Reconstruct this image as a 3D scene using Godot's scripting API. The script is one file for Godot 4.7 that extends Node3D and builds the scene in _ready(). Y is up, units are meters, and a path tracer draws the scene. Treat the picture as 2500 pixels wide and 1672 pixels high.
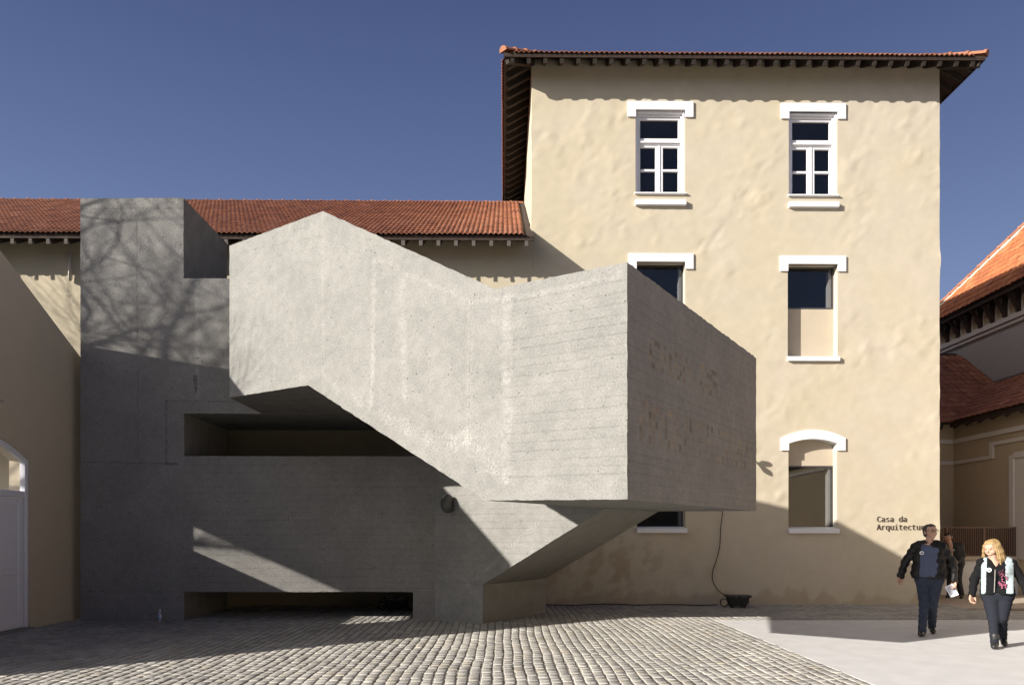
extends Node3D
# A courtyard: concrete staircase sculpture in front of a plastered tower and its lower wing, three people, raking winter sun.
# World: x to the right along the facade, y up, -z away from the camera; the tower facade stands at z = -16.4.

const SUN := Vector3(1.90, -0.845, -1.0)      # the way the sunlight travels
const FACADE := -16.4
const E1 := Vector3(0.8450, 0.0, 0.5348)     # along the stair flights, to the right and towards the camera
const E2 := Vector3(0.5735, 0.0, -0.8192)    # across the flights, away from the camera

var M := {}
var rng := RandomNumberGenerator.new()
var n_lump := FastNoiseLite.new()
var n_fine := FastNoiseLite.new()
var n_tone := FastNoiseLite.new()
var n_chip := FastNoiseLite.new()


class MB:                                     # collects shapes; corners run counter-clockwise seen from outside
	var st := SurfaceTool.new()
	var uvf = null
	var col := Color.WHITE
	var colored := false
	func _init(smooth := false, with_color := false):
		st.begin(Mesh.PRIMITIVE_TRIANGLES)
		st.set_smooth_group(0 if smooth else -1)
		colored = with_color
	func v(p: Vector3):
		if uvf != null:
			st.set_uv(uvf.call(p))
		if colored:
			st.set_color(col)
		st.add_vertex(p)
	func tri(a: Vector3, b: Vector3, c: Vector3):
		v(a)
		v(c)
		v(b)
	func quad(a: Vector3, b: Vector3, c: Vector3, d: Vector3):
		tri(a, b, c)
		tri(a, c, d)
	func box(c: Vector3, s: Vector3, b := Basis()):
		bev(c, s, 0.0, b)
	func bev(c: Vector3, s: Vector3, r: float, b := Basis()):     # a box, with chamfered edges where r > 0
		var h := s * 0.5
		var ax := [b.x, b.y, b.z]
		var hh := [h.x, h.y, h.z]
		for i in 3:
			var j := (i + 1) % 3
			var k := (i + 2) % 3
			for sg in [-1.0, 1.0]:
				var n: Vector3 = ax[i] * (hh[i] * sg)
				var u: Vector3 = ax[j] * (hh[j] - r)
				var w: Vector3 = ax[k] * (hh[k] - r)
				if sg > 0:
					quad(c + n - u - w, c + n + u - w, c + n + u + w, c + n - u + w)
				else:
					quad(c + n - u - w, c + n - u + w, c + n + u + w, c + n + u - w)
		if r <= 0.0:
			return
		for i in 3:
			var j := (i + 1) % 3
			var k := (i + 2) % 3
			for sj in [-1.0, 1.0]:
				for sk in [-1.0, 1.0]:
					var u: Vector3 = ax[i] * (hh[i] - r)
					var p: Vector3 = c + ax[j] * (hh[j] * sj) + ax[k] * ((hh[k] - r) * sk)
					var q: Vector3 = c + ax[j] * ((hh[j] - r) * sj) + ax[k] * (hh[k] * sk)
					if sj * sk > 0:
						quad(p - u, p + u, q + u, q - u)
					else:
						quad(p + u, p - u, q - u, q + u)
		for sx in [-1.0, 1.0]:
			for sy in [-1.0, 1.0]:
				for sz in [-1.0, 1.0]:
					var p: Vector3 = c + ax[0] * (hh[0] * sx) + ax[1] * ((hh[1] - r) * sy) + ax[2] * ((hh[2] - r) * sz)
					var q: Vector3 = c + ax[0] * ((hh[0] - r) * sx) + ax[1] * (hh[1] * sy) + ax[2] * ((hh[2] - r) * sz)
					var t: Vector3 = c + ax[0] * ((hh[0] - r) * sx) + ax[1] * ((hh[1] - r) * sy) + ax[2] * (hh[2] * sz)
					if sx * sy * sz > 0:
						tri(p, q, t)
					else:
						tri(p, t, q)
	func beam(a: Vector3, b: Vector3, w: float, h: float, up := Vector3.UP):   # a bar from a to b
		var d := (b - a).normalized()
		var x := d.cross(up).normalized()
		bev((a + b) * 0.5, Vector3(w, h, a.distance_to(b)), 0.0, Basis(x, d.cross(x) * -1.0, -d))
	func tube(pts: Array, radii: Array, n := 8):
		var rings := []
		var side := Vector3.RIGHT
		for i in pts.size():
			var d: Vector3 = (pts[mini(i + 1, pts.size() - 1)] - pts[maxi(i - 1, 0)]).normalized()
			if absf(d.dot(side)) > 0.95:
				side = Vector3.UP if absf(d.y) < 0.9 else Vector3.BACK
			var x := d.cross(side).normalized()
			var y := d.cross(x)
			side = -y
			var ring := []
			for k in n:
				var a := TAU * k / n
				ring.append(pts[i] + (x * cos(a) + y * sin(a)) * radii[i])
			rings.append(ring)
		for i in rings.size() - 1:
			for k in n:
				var k2 := (k + 1) % n
				quad(rings[i][k], rings[i][k2], rings[i + 1][k2], rings[i + 1][k])
		for k in n - 2:
			tri(rings[0][0], rings[0][k + 2], rings[0][k + 1])
			tri(rings[-1][0], rings[-1][k + 1], rings[-1][k + 2])
	func lathe(prof: Array, n: int, x := Transform3D()):   # prof: Vector2(radius, height) from bottom to top
		for i in prof.size() - 1:
			for k in n:
				var a := TAU * k / n
				var b := TAU * (k + 1) / n
				var p := [Vector3(prof[i].x * cos(a), prof[i].y, -prof[i].x * sin(a)), Vector3(prof[i].x * cos(b), prof[i].y, -prof[i].x * sin(b)), Vector3(prof[i + 1].x * cos(b), prof[i + 1].y, -prof[i + 1].x * sin(b)), Vector3(prof[i + 1].x * cos(a), prof[i + 1].y, -prof[i + 1].x * sin(a))]
				quad(x * p[0], x * p[1], x * p[2], x * p[3])
	func loop(o: PackedVector3Array, inn: PackedVector3Array, ex: Vector3, ey: Vector3, rim: MB = null):   # the solid between two like outlines; o is its outer face
		var flat := PackedVector2Array()
		for p in o:
			flat.append(Vector2(p.dot(ex), p.dot(ey)))
		var area := 0.0
		for i in flat.size():
			area += flat[i].cross(flat[(i + 1) % flat.size()])
		var ix := Geometry2D.triangulate_polygon(flat)
		# the outer face looks along ex x ey
		for t in range(0, ix.size(), 3):
			var a := ix[t]
			var b := ix[t + 1]
			var c := ix[t + 2]
			if (flat[b] - flat[a]).cross(flat[c] - flat[a]) < 0:
				var s := b
				b = c
				c = s
			tri(o[a], o[b], o[c])
			tri(inn[a], inn[c], inn[b])
		for i in o.size():
			var k := (i + 1) % o.size()
			var to: MB = rim if rim else self
			if area > 0:
				to.quad(o[i], inn[i], inn[k], o[k])
			else:
				to.quad(o[k], inn[k], inn[i], o[i])
	func done() -> ArrayMesh:
		st.generate_normals()
		return st.commit()


func numbered(called: String) -> String:
	if not has_node(NodePath(called)):
		return called
	var i := 1
	while has_node(NodePath("%s_%03d" % [called, i])):
		i += 1
	return "%s_%03d" % [called, i]


func obj(called: String, mesh: Mesh, mat: Material, parent: Node = self) -> MeshInstance3D:
	var o := MeshInstance3D.new()
	if parent == self:
		o.name = numbered(called)
	else:
		var c: Dictionary = parent.get_meta("_names") if parent.has_meta("_names") else {}
		var k: int = c.get(called, 0)
		o.name = called if k == 0 else "%s_%03d" % [called, k]
		c[called] = k + 1
		parent.set_meta("_names", c)
	o.mesh = mesh
	o.material_override = mat
	parent.add_child(o, true)
	return o


func tag(o: Node, label: String, category: String, group := "") -> Node:
	o.set_meta("label", label)
	o.set_meta("category", category)
	if group:
		o.set_meta("group", group)
	return o


func thing(called: String, label: String, category: String, at := Vector3.ZERO, turn := 0.0, group := "") -> Node3D:
	var o := Node3D.new()
	o.name = numbered(called)
	add_child(o, true)
	o.position = at
	o.rotation.y = turn
	tag(o, label, category, group)
	return o


func struct(called: String, mesh: Mesh, mat: Material) -> MeshInstance3D:
	var o := obj(called, mesh, mat)
	o.set_meta("kind", "structure")
	return o


func many(called: String, mesh: Mesh, mat: Material, places: Array, tints: Array, parent: Node) -> void:   # what is past picking apart: one part
	var mm := MultiMesh.new()
	mm.transform_format = MultiMesh.TRANSFORM_3D
	mm.use_colors = true
	mm.mesh = mesh
	mm.instance_count = places.size()
	for i in places.size():
		mm.set_instance_transform(i, places[i])
		mm.set_instance_color(i, tints[i])
	var o := MultiMeshInstance3D.new()
	o.name = called
	o.multimesh = mm
	o.material_override = mat
	o.set_meta("kind", "stuff")
	parent.add_child(o, true)


# ---------------------------------------------------------------- materials

func lin(r: float, g: float, b: float) -> Color:
	return Color(r, g, b).linear_to_srgb()


func noise(freq: float, seed_: int, octaves := 4, kind := FastNoiseLite.TYPE_SIMPLEX_SMOOTH) -> FastNoiseLite:
	var n := FastNoiseLite.new()
	n.noise_type = kind
	n.frequency = freq
	n.seed = seed_
	n.fractal_octaves = octaves
	return n


func mat(color: Color, rough := 0.85, metal := 0.0) -> StandardMaterial3D:
	var m := StandardMaterial3D.new()
	m.albedo_color = color
	m.roughness = rough
	m.metallic = metal
	return m


func grain_image(size: int, seed_: int, lo: float, hi: float, freq := 0.02, fine := 0.35) -> ImageTexture:
	var a := noise(freq, seed_, 4).get_seamless_image(size, size).get_data()
	var b := noise(0.28, seed_ + 7, 2).get_seamless_image(size, size).get_data()
	var out := PackedByteArray()
	out.resize(size * size)
	for i in size * size:
		out[i] = clampi(int((lo + (hi - lo) * ((1.0 - fine) * a[i] + fine * b[i]) / 255.0) * 255.0), 0, 255)
	return ImageTexture.create_from_image(Image.create_from_data(size, size, false, Image.FORMAT_L8, out))


func tri_map(m: StandardMaterial3D, tex: Texture2D, per_metre: float, bump := 0.0, bump_tex: Texture2D = null, in_world := true):
	m.uv1_triplanar = true
	m.uv1_world_triplanar = in_world
	m.uv1_scale = Vector3.ONE * per_metre
	if tex:
		m.albedo_texture = tex
	if bump > 0.0:
		m.heightmap_enabled = true
		m.heightmap_texture = bump_tex if bump_tex else tex
		m.heightmap_scale = bump


var F_W := 0
var F_H := 0
var F_L := PackedFloat32Array()               # a wall's brightness while it is being computed
var F_B := PackedFloat32Array()               # its relief
var F_PPM := 100.0


func wall_begin(w: float, h: float, ppm: float, base: float, seed_: int):
	F_W = int(w * ppm)
	F_H = int(h * ppm)
	F_PPM = ppm
	var big := noise(1.1 / ppm, seed_, 4).get_image(F_W, F_H).get_data()
	var mid := noise(5.0 / ppm, seed_ + 1, 3).get_image(F_W, F_H).get_data()
	var fine := noise(0.24, seed_ + 2, 2).get_image(F_W, F_H).get_data()
	F_L.resize(F_W * F_H)
	F_B.resize(F_W * F_H)
	for i in F_W * F_H:
		var f := fine[i] / 255.0 - 0.5
		var m := mid[i] / 255.0 - 0.5
		F_L[i] = base * (1.0 + 0.10 * (big[i] / 255.0 - 0.5) + 0.09 * m + 0.20 * f)
		F_B[i] = 0.5 + 0.30 * f + 0.18 * m


func wall_stroke(pts: Array, width: float, gain: float, rough: float, seed_: int, dig := 0.0):   # a seam, crack or band of bare aggregate along pts (metres from the lower left corner)
	var wob := noise(7.0, seed_, 4)
	var spk := RandomNumberGenerator.new()
	spk.seed = seed_
	var wp := width * F_PPM
	for i in pts.size() - 1:
		var a := Vector2(pts[i][0] * F_PPM, F_H - pts[i][1] * F_PPM)
		var b := Vector2(pts[i + 1][0] * F_PPM, F_H - pts[i + 1][1] * F_PPM)
		var ab := b - a
		var ll := maxf(ab.length_squared(), 0.01)
		for y in range(maxi(0, int(minf(a.y, b.y) - wp * 2)), mini(F_H, int(maxf(a.y, b.y) + wp * 2) + 1)):
			for x in range(maxi(0, int(minf(a.x, b.x) - wp * 2)), mini(F_W, int(maxf(a.x, b.x) + wp * 2) + 1)):
				var p := Vector2(x, y)
				var t := clampf((p - a).dot(ab) / ll, 0.0, 1.0)
				var d := (p - a - ab * t).length()
				var w := wp * (0.8 + 0.75 * wob.get_noise_2d(x / F_PPM, y / F_PPM))
				if d < w:
					var s := (1.0 - d / w) if rough <= 0.0 else minf(1.0, 2.0 * (1.0 - d / w))
					s *= clampf(0.75 + 1.1 * wob.get_noise_2d(y * 1.7 / F_PPM, x * 1.7 / F_PPM), 0.0, 1.0)
					var k := y * F_W + x
					F_L[k] *= 1.0 + gain * s + rough * s * (spk.randf() - 0.45)
					F_B[k] += (rough * 1.6 * (spk.randf() - 0.5) - dig) * s


func wall_pits(n: int, seed_: int, rmax := 0.014, dark := 0.5):
	var r := RandomNumberGenerator.new()
	r.seed = seed_
	for i in n:
		var cx := r.randf() * F_W
		var cy := r.randf() * F_H
		var rad := (0.004 + rmax * pow(r.randf(), 4.0)) * F_PPM
		var up := r.randf() < 0.2
		for y in range(maxi(0, int(cy - rad)), mini(F_H, int(cy + rad) + 1)):
			for x in range(maxi(0, int(cx - rad)), mini(F_W, int(cx + rad) + 1)):
				if Vector2(x - cx, y - cy).length() <= rad:
					F_L[y * F_W + x] *= 1.18 if up else dark
					F_B[y * F_W + x] -= 0.0 if up else 0.5


func wall_boards(x0: float, x1: float, y0: float, y1: float, pitch: float, slope: float, seed_: int):   # prints of the shuttering boards
	var r := RandomNumberGenerator.new()
	r.seed = seed_
	var y := y0
	while y < y1:
		var x := x0
		while x < x1:
			var l := r.randf_range(0.6, 1.9)
			var e := minf(x1, x + l)
			var g := r.randf_range(-0.015, 0.015)
			wall_stroke([[x, y + slope * (x - x0) + g], [e, y + slope * (e - x0) + g]], 0.016, r.randf_range(-0.16, -0.02), 0.0, r.randi() % 999, 0.25)
			x = e
		y += pitch * r.randf_range(0.85, 1.15)


func wall_mat(tint: Color, rough := 0.92, relief := 0.5, patches := Image.new()) -> StandardMaterial3D:
	var px := PackedByteArray()
	px.resize(F_W * F_H * 3)
	var hi := PackedByteArray()
	hi.resize(F_W * F_H)
	for i in F_W * F_H:
		var l := F_L[i] * 255.0
		px[i * 3] = clampi(int(l * tint.r), 0, 255)
		px[i * 3 + 1] = clampi(int(l * tint.g), 0, 255)
		px[i * 3 + 2] = clampi(int(l * tint.b), 0, 255)
		hi[i] = clampi(int(F_B[i] * 255.0), 0, 255)
	var im := Image.create_from_data(F_W, F_H, false, Image.FORMAT_RGB8, px)
	if not patches.is_empty():
		im.convert(Image.FORMAT_RGBA8)
		im.blend_rect(patches, Rect2i(0, 0, F_W, F_H), Vector2i.ZERO)
		im.convert(Image.FORMAT_RGB8)
	var m := mat(Color.WHITE, rough)
	m.albedo_texture = ImageTexture.create_from_image(im)
	m.texture_repeat = false
	m.heightmap_enabled = true
	m.heightmap_texture = ImageTexture.create_from_image(Image.create_from_data(F_W, F_H, false, Image.FORMAT_L8, hi))
	m.heightmap_scale = relief
	return m


func make_materials():
	n_lump = noise(0.7, 11, 3)
	n_fine = noise(2.6, 12, 3)
	n_tone = noise(0.55, 13, 4)
	n_chip = noise(7.0, 14, 2)
	var gr := grain_image(512, 21, 0.94, 1.0, 0.012, 0.55)
	var gr2 := grain_image(512, 31, 0.35, 0.75, 0.02, 0.6)
	M.plaster = mat(Color.WHITE, 0.93)
	M.plaster.vertex_color_use_as_albedo = true
	tri_map(M.plaster, gr, 0.5, 0.06, gr2)
	M.smooth_plaster = mat(Color.WHITE, 0.93)
	M.smooth_plaster.vertex_color_use_as_albedo = true
	tri_map(M.smooth_plaster, gr, 0.35, 0.1, gr2)
	M.far_plaster = mat(lin(0.42, 0.33, 0.22), 0.93)
	tri_map(M.far_plaster, gr, 0.5)
	M.grey_plaster = mat(lin(0.36, 0.33, 0.31), 0.93)
	tri_map(M.grey_plaster, gr, 0.5)
	M.trim = mat(lin(0.70, 0.70, 0.71), 0.75)
	tri_map(M.trim, gr, 0.8)
	M.far_trim = mat(lin(0.52, 0.47, 0.42), 0.8)
	M.paint = mat(lin(0.66, 0.65, 0.66), 0.4)
	M.door_paint = mat(lin(0.60, 0.60, 0.66), 0.45)
	M.alu = mat(lin(0.10, 0.10, 0.105), 0.4, 0.6)
	M.dark = mat(lin(0.03, 0.03, 0.035), 0.9)
	M.room = mat(lin(0.32, 0.31, 0.29), 0.95)
	M.glass = mat(Color(0.02, 0.025, 0.04, 0.32), 0.02)
	M.glass.transparency = BaseMaterial3D.TRANSPARENCY_ALPHA
	M.clear_glass = mat(Color(0.9, 0.95, 0.93, 0.06), 0.02)
	M.clear_glass.transparency = BaseMaterial3D.TRANSPARENCY_ALPHA
	M.wood = mat(lin(0.060, 0.034, 0.023), 0.85)
	tri_map(M.wood, grain_image(256, 41, 0.55, 1.0, 0.02, 0.5), 1.2)
	M.rafter = mat(lin(0.055, 0.038, 0.028), 0.9)
	tri_map(M.rafter, M.wood.albedo_texture, 1.2)
	M.rafter_end = mat(lin(0.085, 0.07, 0.06), 0.9)
	var tg := grain_image(256, 51, 0.6, 1.0, 0.015, 0.45)
	M.tile = mat(Color.WHITE, 0.85)
	M.tile.vertex_color_use_as_albedo = true
	tri_map(M.tile, tg, 1.6, 0.25, tg)
	M.tiles = []
	for c in [Vector3(0.44, 0.165, 0.080), Vector3(0.49, 0.20, 0.105), Vector3(0.37, 0.135, 0.070), Vector3(0.46, 0.19, 0.105)]:
		var t := mat(lin(c.x, c.y, c.z), 0.85)
		tri_map(t, tg, 1.6, 0.25, tg)
		M.tiles.append(t)
	M.orange_tiles = []
	for c in [Vector3(0.52, 0.175, 0.075), Vector3(0.56, 0.20, 0.09), Vector3(0.47, 0.155, 0.068), Vector3(0.54, 0.19, 0.085)]:
		var t := mat(lin(c.x, c.y, c.z), 0.85)
		tri_map(t, tg, 1.6, 0.25, tg)
		M.orange_tiles.append(t)
	M.mortar = mat(lin(0.45, 0.40, 0.34), 0.95)
	# concrete, plain faces
	var cg := grain_image(1024, 61, 0.72, 1.0, 0.006, 0.45)
	var cb := grain_image(512, 62, 0.2, 0.8, 0.03, 0.7)
	M.concrete = mat(lin(0.235, 0.230, 0.213), 0.92)
	tri_map(M.concrete, cg, 0.33, 0.6, cb)
	M.pave = mat(lin(0.57, 0.565, 0.555), 0.8)
	tri_map(M.pave, grain_image(1024, 71, 0.91, 1.0, 0.008, 0.3), 0.25, 0.12, cb)
	M.walkway = mat(lin(0.36, 0.30, 0.24), 0.9)
	tri_map(M.walkway, gr, 0.4)
	M.joint = mat(lin(0.30, 0.275, 0.235), 0.98)
	tri_map(M.joint, cg, 1.5, 0.8, cb)
	M.ground = mat(lin(0.16, 0.15, 0.135), 0.95)
	tri_map(M.ground, cg, 0.2)
	var sg := grain_image(512, 81, 0.55, 1.0, 0.02, 0.5)
	M.sett = mat(Color.WHITE, 0.88)
	M.sett.vertex_color_use_as_albedo = true
	tri_map(M.sett, sg, 2.3, 0.2, cb)
	M.setts = []
	for c in [Vector3(0.52, 0.495, 0.445), Vector3(0.57, 0.545, 0.50), Vector3(0.47, 0.45, 0.415), Vector3(0.55, 0.51, 0.44)]:
		var t := mat(lin(c.x, c.y, c.z), 0.88)
		tri_map(t, sg, 2.3, 0.2, cb)
		M.setts.append(t)
	M.black = mat(lin(0.018, 0.018, 0.019), 0.45)
	M.cable = mat(lin(0.012, 0.012, 0.012), 0.6)
	M.lens = mat(lin(0.05, 0.055, 0.06), 0.12)
	M.rust = mat(lin(0.13, 0.075, 0.055), 0.75, 0.2)
	M.bark = mat(lin(0.12, 0.095, 0.075), 0.95)
	tri_map(M.bark, sg, 1.0, 0.8, cb)
	M.letter = mat(lin(0.045, 0.03, 0.018), 0.6)
	M.paper = mat(lin(0.72, 0.72, 0.76), 0.7)


# ---------------------------------------------------------------- plastered walls

func wobble(p: Vector3, amp: float) -> Vector3:
	var a := 0.8 * n_lump.get_noise_3dv(p) + 1.5 * maxf(0.0, n_fine.get_noise_3dv(p * 0.8) - 0.12) - 1.2 * maxf(0.0, n_fine.get_noise_3dv(p * 1.1 + Vector3(40, 2, 7)) - 0.22) + 0.12 * n_chip.get_noise_3dv(p * 0.8)
	var b := n_lump.get_noise_3dv(p + Vector3(31, 7, 3)) + 0.42 * n_fine.get_noise_3dv(p + Vector3(31, 7, 3))
	var m := clampf(0.6 + 2.6 * n_tone.get_noise_3dv(p * 0.9 + Vector3(3, 17, 8)), 0.2, 2.2)
	return Vector3(b, 0.0, a) * (amp * m)


func plaster_tone(p: Vector3) -> Color:
	var t := n_tone.get_noise_3dv(p * 1.1)
	var u := n_tone.get_noise_3dv(p * 2.9 + Vector3(9, 3, 5))
	var f := n_tone.get_noise_3dv(p * 8.0 + Vector3(2, 8, 1))
	var base := Color(0.475, 0.420, 0.332)
	var c := base.lerp(Color(0.472, 0.416, 0.303), clampf(0.5 + 1.0 * t + 0.06 * (6.0 - p.x), 0.0, 1.0))
	c = c * (1.0 + 0.05 * u + 0.04 * f)
	return c


func stain(p: Vector3, c: Color) -> Color:    # damp brown blotches on the foot of the tower wall
	if p.z > FACADE - 0.5 and p.x > 0.5 and p.y < 2.3:
		var s := n_tone.get_noise_3dv(p * Vector3(2.2, 2.2, 2.2) + Vector3(4, 0, 0)) + 0.5 * n_tone.get_noise_3dv(p * 7.0)
		var near := clampf(1.25 - Vector2((p.x - 2.2) / 2.3, (p.y - 0.8) / 1.0).length(), 0.0, 1.0)
		c = c.lerp(Color(0.30, 0.215, 0.125), clampf(s * 2.4 + 0.1, 0.0, 0.48) * near)
		var foot := clampf((0.26 - p.y + 0.35 * n_tone.get_noise_2d(p.x * 3.0, 1.0)) * 4.0, 0.0, 0.35)
		c = c.lerp(Color(0.27, 0.20, 0.13), foot)
	return c


func grid_lines(a: float, b: float, step: float, marks: Array) -> Array:
	var out := [a, b]
	for m in marks:
		if m > a and m < b and not out.has(m):
			out.append(m)
	var fixed := out.duplicate()
	var n := int(ceil((b - a) / step))
	for i in range(1, n):
		var x := a + (b - a) * i / n
		var ok := true
		for f in fixed:
			if absf(f - x) < step * 0.45:
				ok = false
		if ok:
			out.append(x)
	out.sort()
	return out


func plaster_wall(o: Vector3, ex: Vector3, w: float, y0: float, y1: float, step: float, amp: float, holes: Array, reveal: float, arch := -1, tone = null, flats := []) -> ArrayMesh:
	# a wall from o along ex, seen from the side ex x up; holes: Rect2 in (along, height); the arch-th hole gets an arched head
	var n := ex.cross(Vector3.UP).normalized()
	var mx := []
	var my := []
	for h in holes:
		mx.append_array([h.position.x, h.end.x])
		my.append_array([h.position.y, h.end.y])
	var xs := grid_lines(0.0, w, step, mx)
	var ys := grid_lines(y0, y1, step, my)
	var mb := MB.new(true, true)
	var pts := []
	var cols := []
	for y in ys:
		var row := []
		var cr := []
		for x in xs:
			var p: Vector3 = o + ex * x + Vector3.UP * y
			var f := 1.0
			for h in holes + flats:
				var d := maxf(maxf(h.position.x - x, x - h.end.x), maxf(h.position.y - y, y - h.end.y))
				f = minf(f, clampf(d / 0.16, 0.0, 1.0))
			cr.append(tone.call(p) if tone != null else stain(p, plaster_tone(p)))
			row.append(p + wobble(p, amp) * f)
		pts.append(row)
		cols.append(cr)
	for j in ys.size() - 1:
		for i in xs.size() - 1:
			var cx := (xs[i] + xs[i + 1]) * 0.5 as float
			var cy := (ys[j] + ys[j + 1]) * 0.5 as float
			var open := false
			for h in holes:
				if h.has_point(Vector2(cx, cy)):
					open = true
			if open:
				continue
			var q := [[j, i], [j, i + 1], [j + 1, i + 1], [j, i], [j + 1, i + 1], [j + 1, i]]
			# counter-clockwise from outside: SurfaceTool wants the reverse
			for k in [0, 2, 1, 3, 5, 4]:
				mb.st.set_color(cols[q[k][0]][q[k][1]])
				mb.st.add_vertex(pts[q[k][0]][q[k][1]])
	var m1 := mb.done()
	# reveals, flat shaded, as a second surface of the same wall
	var rv := MB.new(false, true)
	rv.col = Color(0.48, 0.43, 0.35)
	for hi in holes.size():
		var h: Rect2 = holes[hi]
		var a := o + ex * h.position.x + Vector3.UP * h.position.y
		var b := o + ex * h.end.x + Vector3.UP * h.position.y
		var c := o + ex * h.end.x + Vector3.UP * h.end.y
		var d := o + ex * h.position.x + Vector3.UP * h.end.y
		var r := -n * reveal
		rv.quad(a, a + r, d + r, d)
		rv.quad(b + r, b, c, c + r)
		rv.quad(a + r, a, b, b + r)
		if hi != arch:
			rv.quad(d, d + r, c + r, c)
	var out := m1
	rv.st.generate_normals()
	if holes.size():
		rv.st.commit(out)
	return out


# ---------------------------------------------------------------- tiles and roofs

func tile_mesh(w: float, l: float, humps := 2) -> ArrayMesh:   # lies from z = 0 (upper end) to z = l (lower lip), rolls along z
	var mb := MB.new(false, false)
	var n := humps * 6
	var up := []
	for i in n + 1:
		var t := float(i) / n
		var s := 0.5 - 0.5 * cos(TAU * humps * t)
		up.append(Vector3((t - 0.5) * w, 0.004 + 0.032 * pow(s, 0.8), 0.0))
	var back := Vector3(0, 0, 0)
	var front := Vector3(0, 0.022, l)
	for i in n:
		mb.quad(up[i] + front, up[i + 1] + front, up[i + 1] + back, up[i] + back)
		mb.quad(up[i] + front - Vector3(0, 0.02, 0), up[i + 1] + front - Vector3(0, 0.02, 0), up[i + 1] + front, up[i] + front)
	return mb.done()


func ridge_mesh(l: float, r: float) -> ArrayMesh:     # half-round tile along +z with a collar at its far end
	var mb := MB.new(false, false)
	var prof := [[0.0, r], [l * 0.84, r * 1.06], [l * 0.84, r * 1.24], [l, r * 1.24]]
	var n := 8
	for i in prof.size() - 1:
		for k in n:
			var a := PI * k / n
			var b := PI * (k + 1) / n
			var p := func(q, t): return Vector3(cos(t) * q[1], sin(t) * q[1], q[0])
			mb.quad(p.call(prof[i], a), p.call(prof[i], b), p.call(prof[i + 1], b), p.call(prof[i + 1], a))
	for k in n:
		var a := PI * k / n
		var b := PI * (k + 1) / n
		mb.tri(Vector3(0, 0, l), Vector3(cos(a) * r * 1.24, sin(a) * r * 1.24, l), Vector3(cos(b) * r * 1.24, sin(b) * r * 1.24, l))
		mb.tri(Vector3(0, 0, 0), Vector3(cos(b) * r, sin(b) * r, 0), Vector3(cos(a) * r, sin(a) * r, 0))
	return mb.done()


func tile_tint() -> Color:
	var k := rng.randf()
	var c := Color(0.44, 0.165, 0.080)
	if k < 0.2:
		c = Color(0.35, 0.125, 0.066)
	elif k > 0.82:
		c = Color(0.50, 0.21, 0.115)
	return c * rng.randf_range(0.88, 1.12)


func lay_tiles(roof: Node3D, mesh: Mesh, o: Vector3, along: Vector3, up: Vector3, n_along: int, n_up: int, pw: float, pl: float, keep: Callable, single: int, gain := Color.WHITE):
	# courses of tiles from the eave corner o; those nearest the viewer's stand become parts one by one, the rest one part
	var nrm := along.cross(up).normalized()
	if nrm.y < 0:
		nrm = -nrm
	var all := []
	for j in n_up:
		for i in n_along:
			var p := o + along * ((i + 0.5) * pw) + up * ((j + 1) * pl)
			if not keep.call(p):
				continue
			var zz := -up
			var yy := nrm
			var b := Basis(yy.cross(zz), yy, zz)
			b = b * Basis(Vector3.RIGHT, rng.randf_range(-0.004, 0.012)) * Basis(Vector3.UP, rng.randf_range(-0.01, 0.01))
			all.append([p.distance_to(Vector3(0, 1.6, 0)), Transform3D(b, p + nrm * (0.012 + rng.randf_range(0.0, 0.004)))])
	if single > 0:
		all.sort_custom(func(a, b): return a[0] < b[0])
	for i in mini(single, all.size()):
		obj("roof_tile", mesh, (M.tiles if gain == Color.WHITE else M.orange_tiles)[rng.randi() % 4], roof).transform = all[i][1]
	var places := []
	var tints := []
	for i in range(mini(single, all.size()), all.size()):
		places.append(all[i][1])
		tints.append(tile_tint() * gain)
	if places.size():
		many("roof_tiling", mesh, M.tile, places, tints, roof)


func sheet(pts: Array, thick: float) -> ArrayMesh:    # a slab whose upper face is the polygon pts (counter-clockwise from above)
	var mb := MB.new()
	var n := pts.size()
	var dn := Vector3(0, -thick, 0)
	for i in range(1, n - 1):
		mb.tri(pts[0], pts[i], pts[i + 1])
		mb.tri(pts[0] + dn, pts[i + 1] + dn, pts[i] + dn)
	for i in n:
		var k := (i + 1) % n
		mb.quad(pts[i] + dn, pts[k] + dn, pts[k], pts[i])
	return mb.done()


# ---------------------------------------------------------------- concrete solids

func chip(p: Vector3) -> Vector3:
	var a := n_chip.get_noise_3dv(p)
	var b := n_chip.get_noise_3dv(p * 3.1 + Vector3(5, 1, 9))
	return Vector3(b * 0.006 + a * 0.004, a * 0.008 + b * 0.005, a * 0.004 - b * 0.004)


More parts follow.
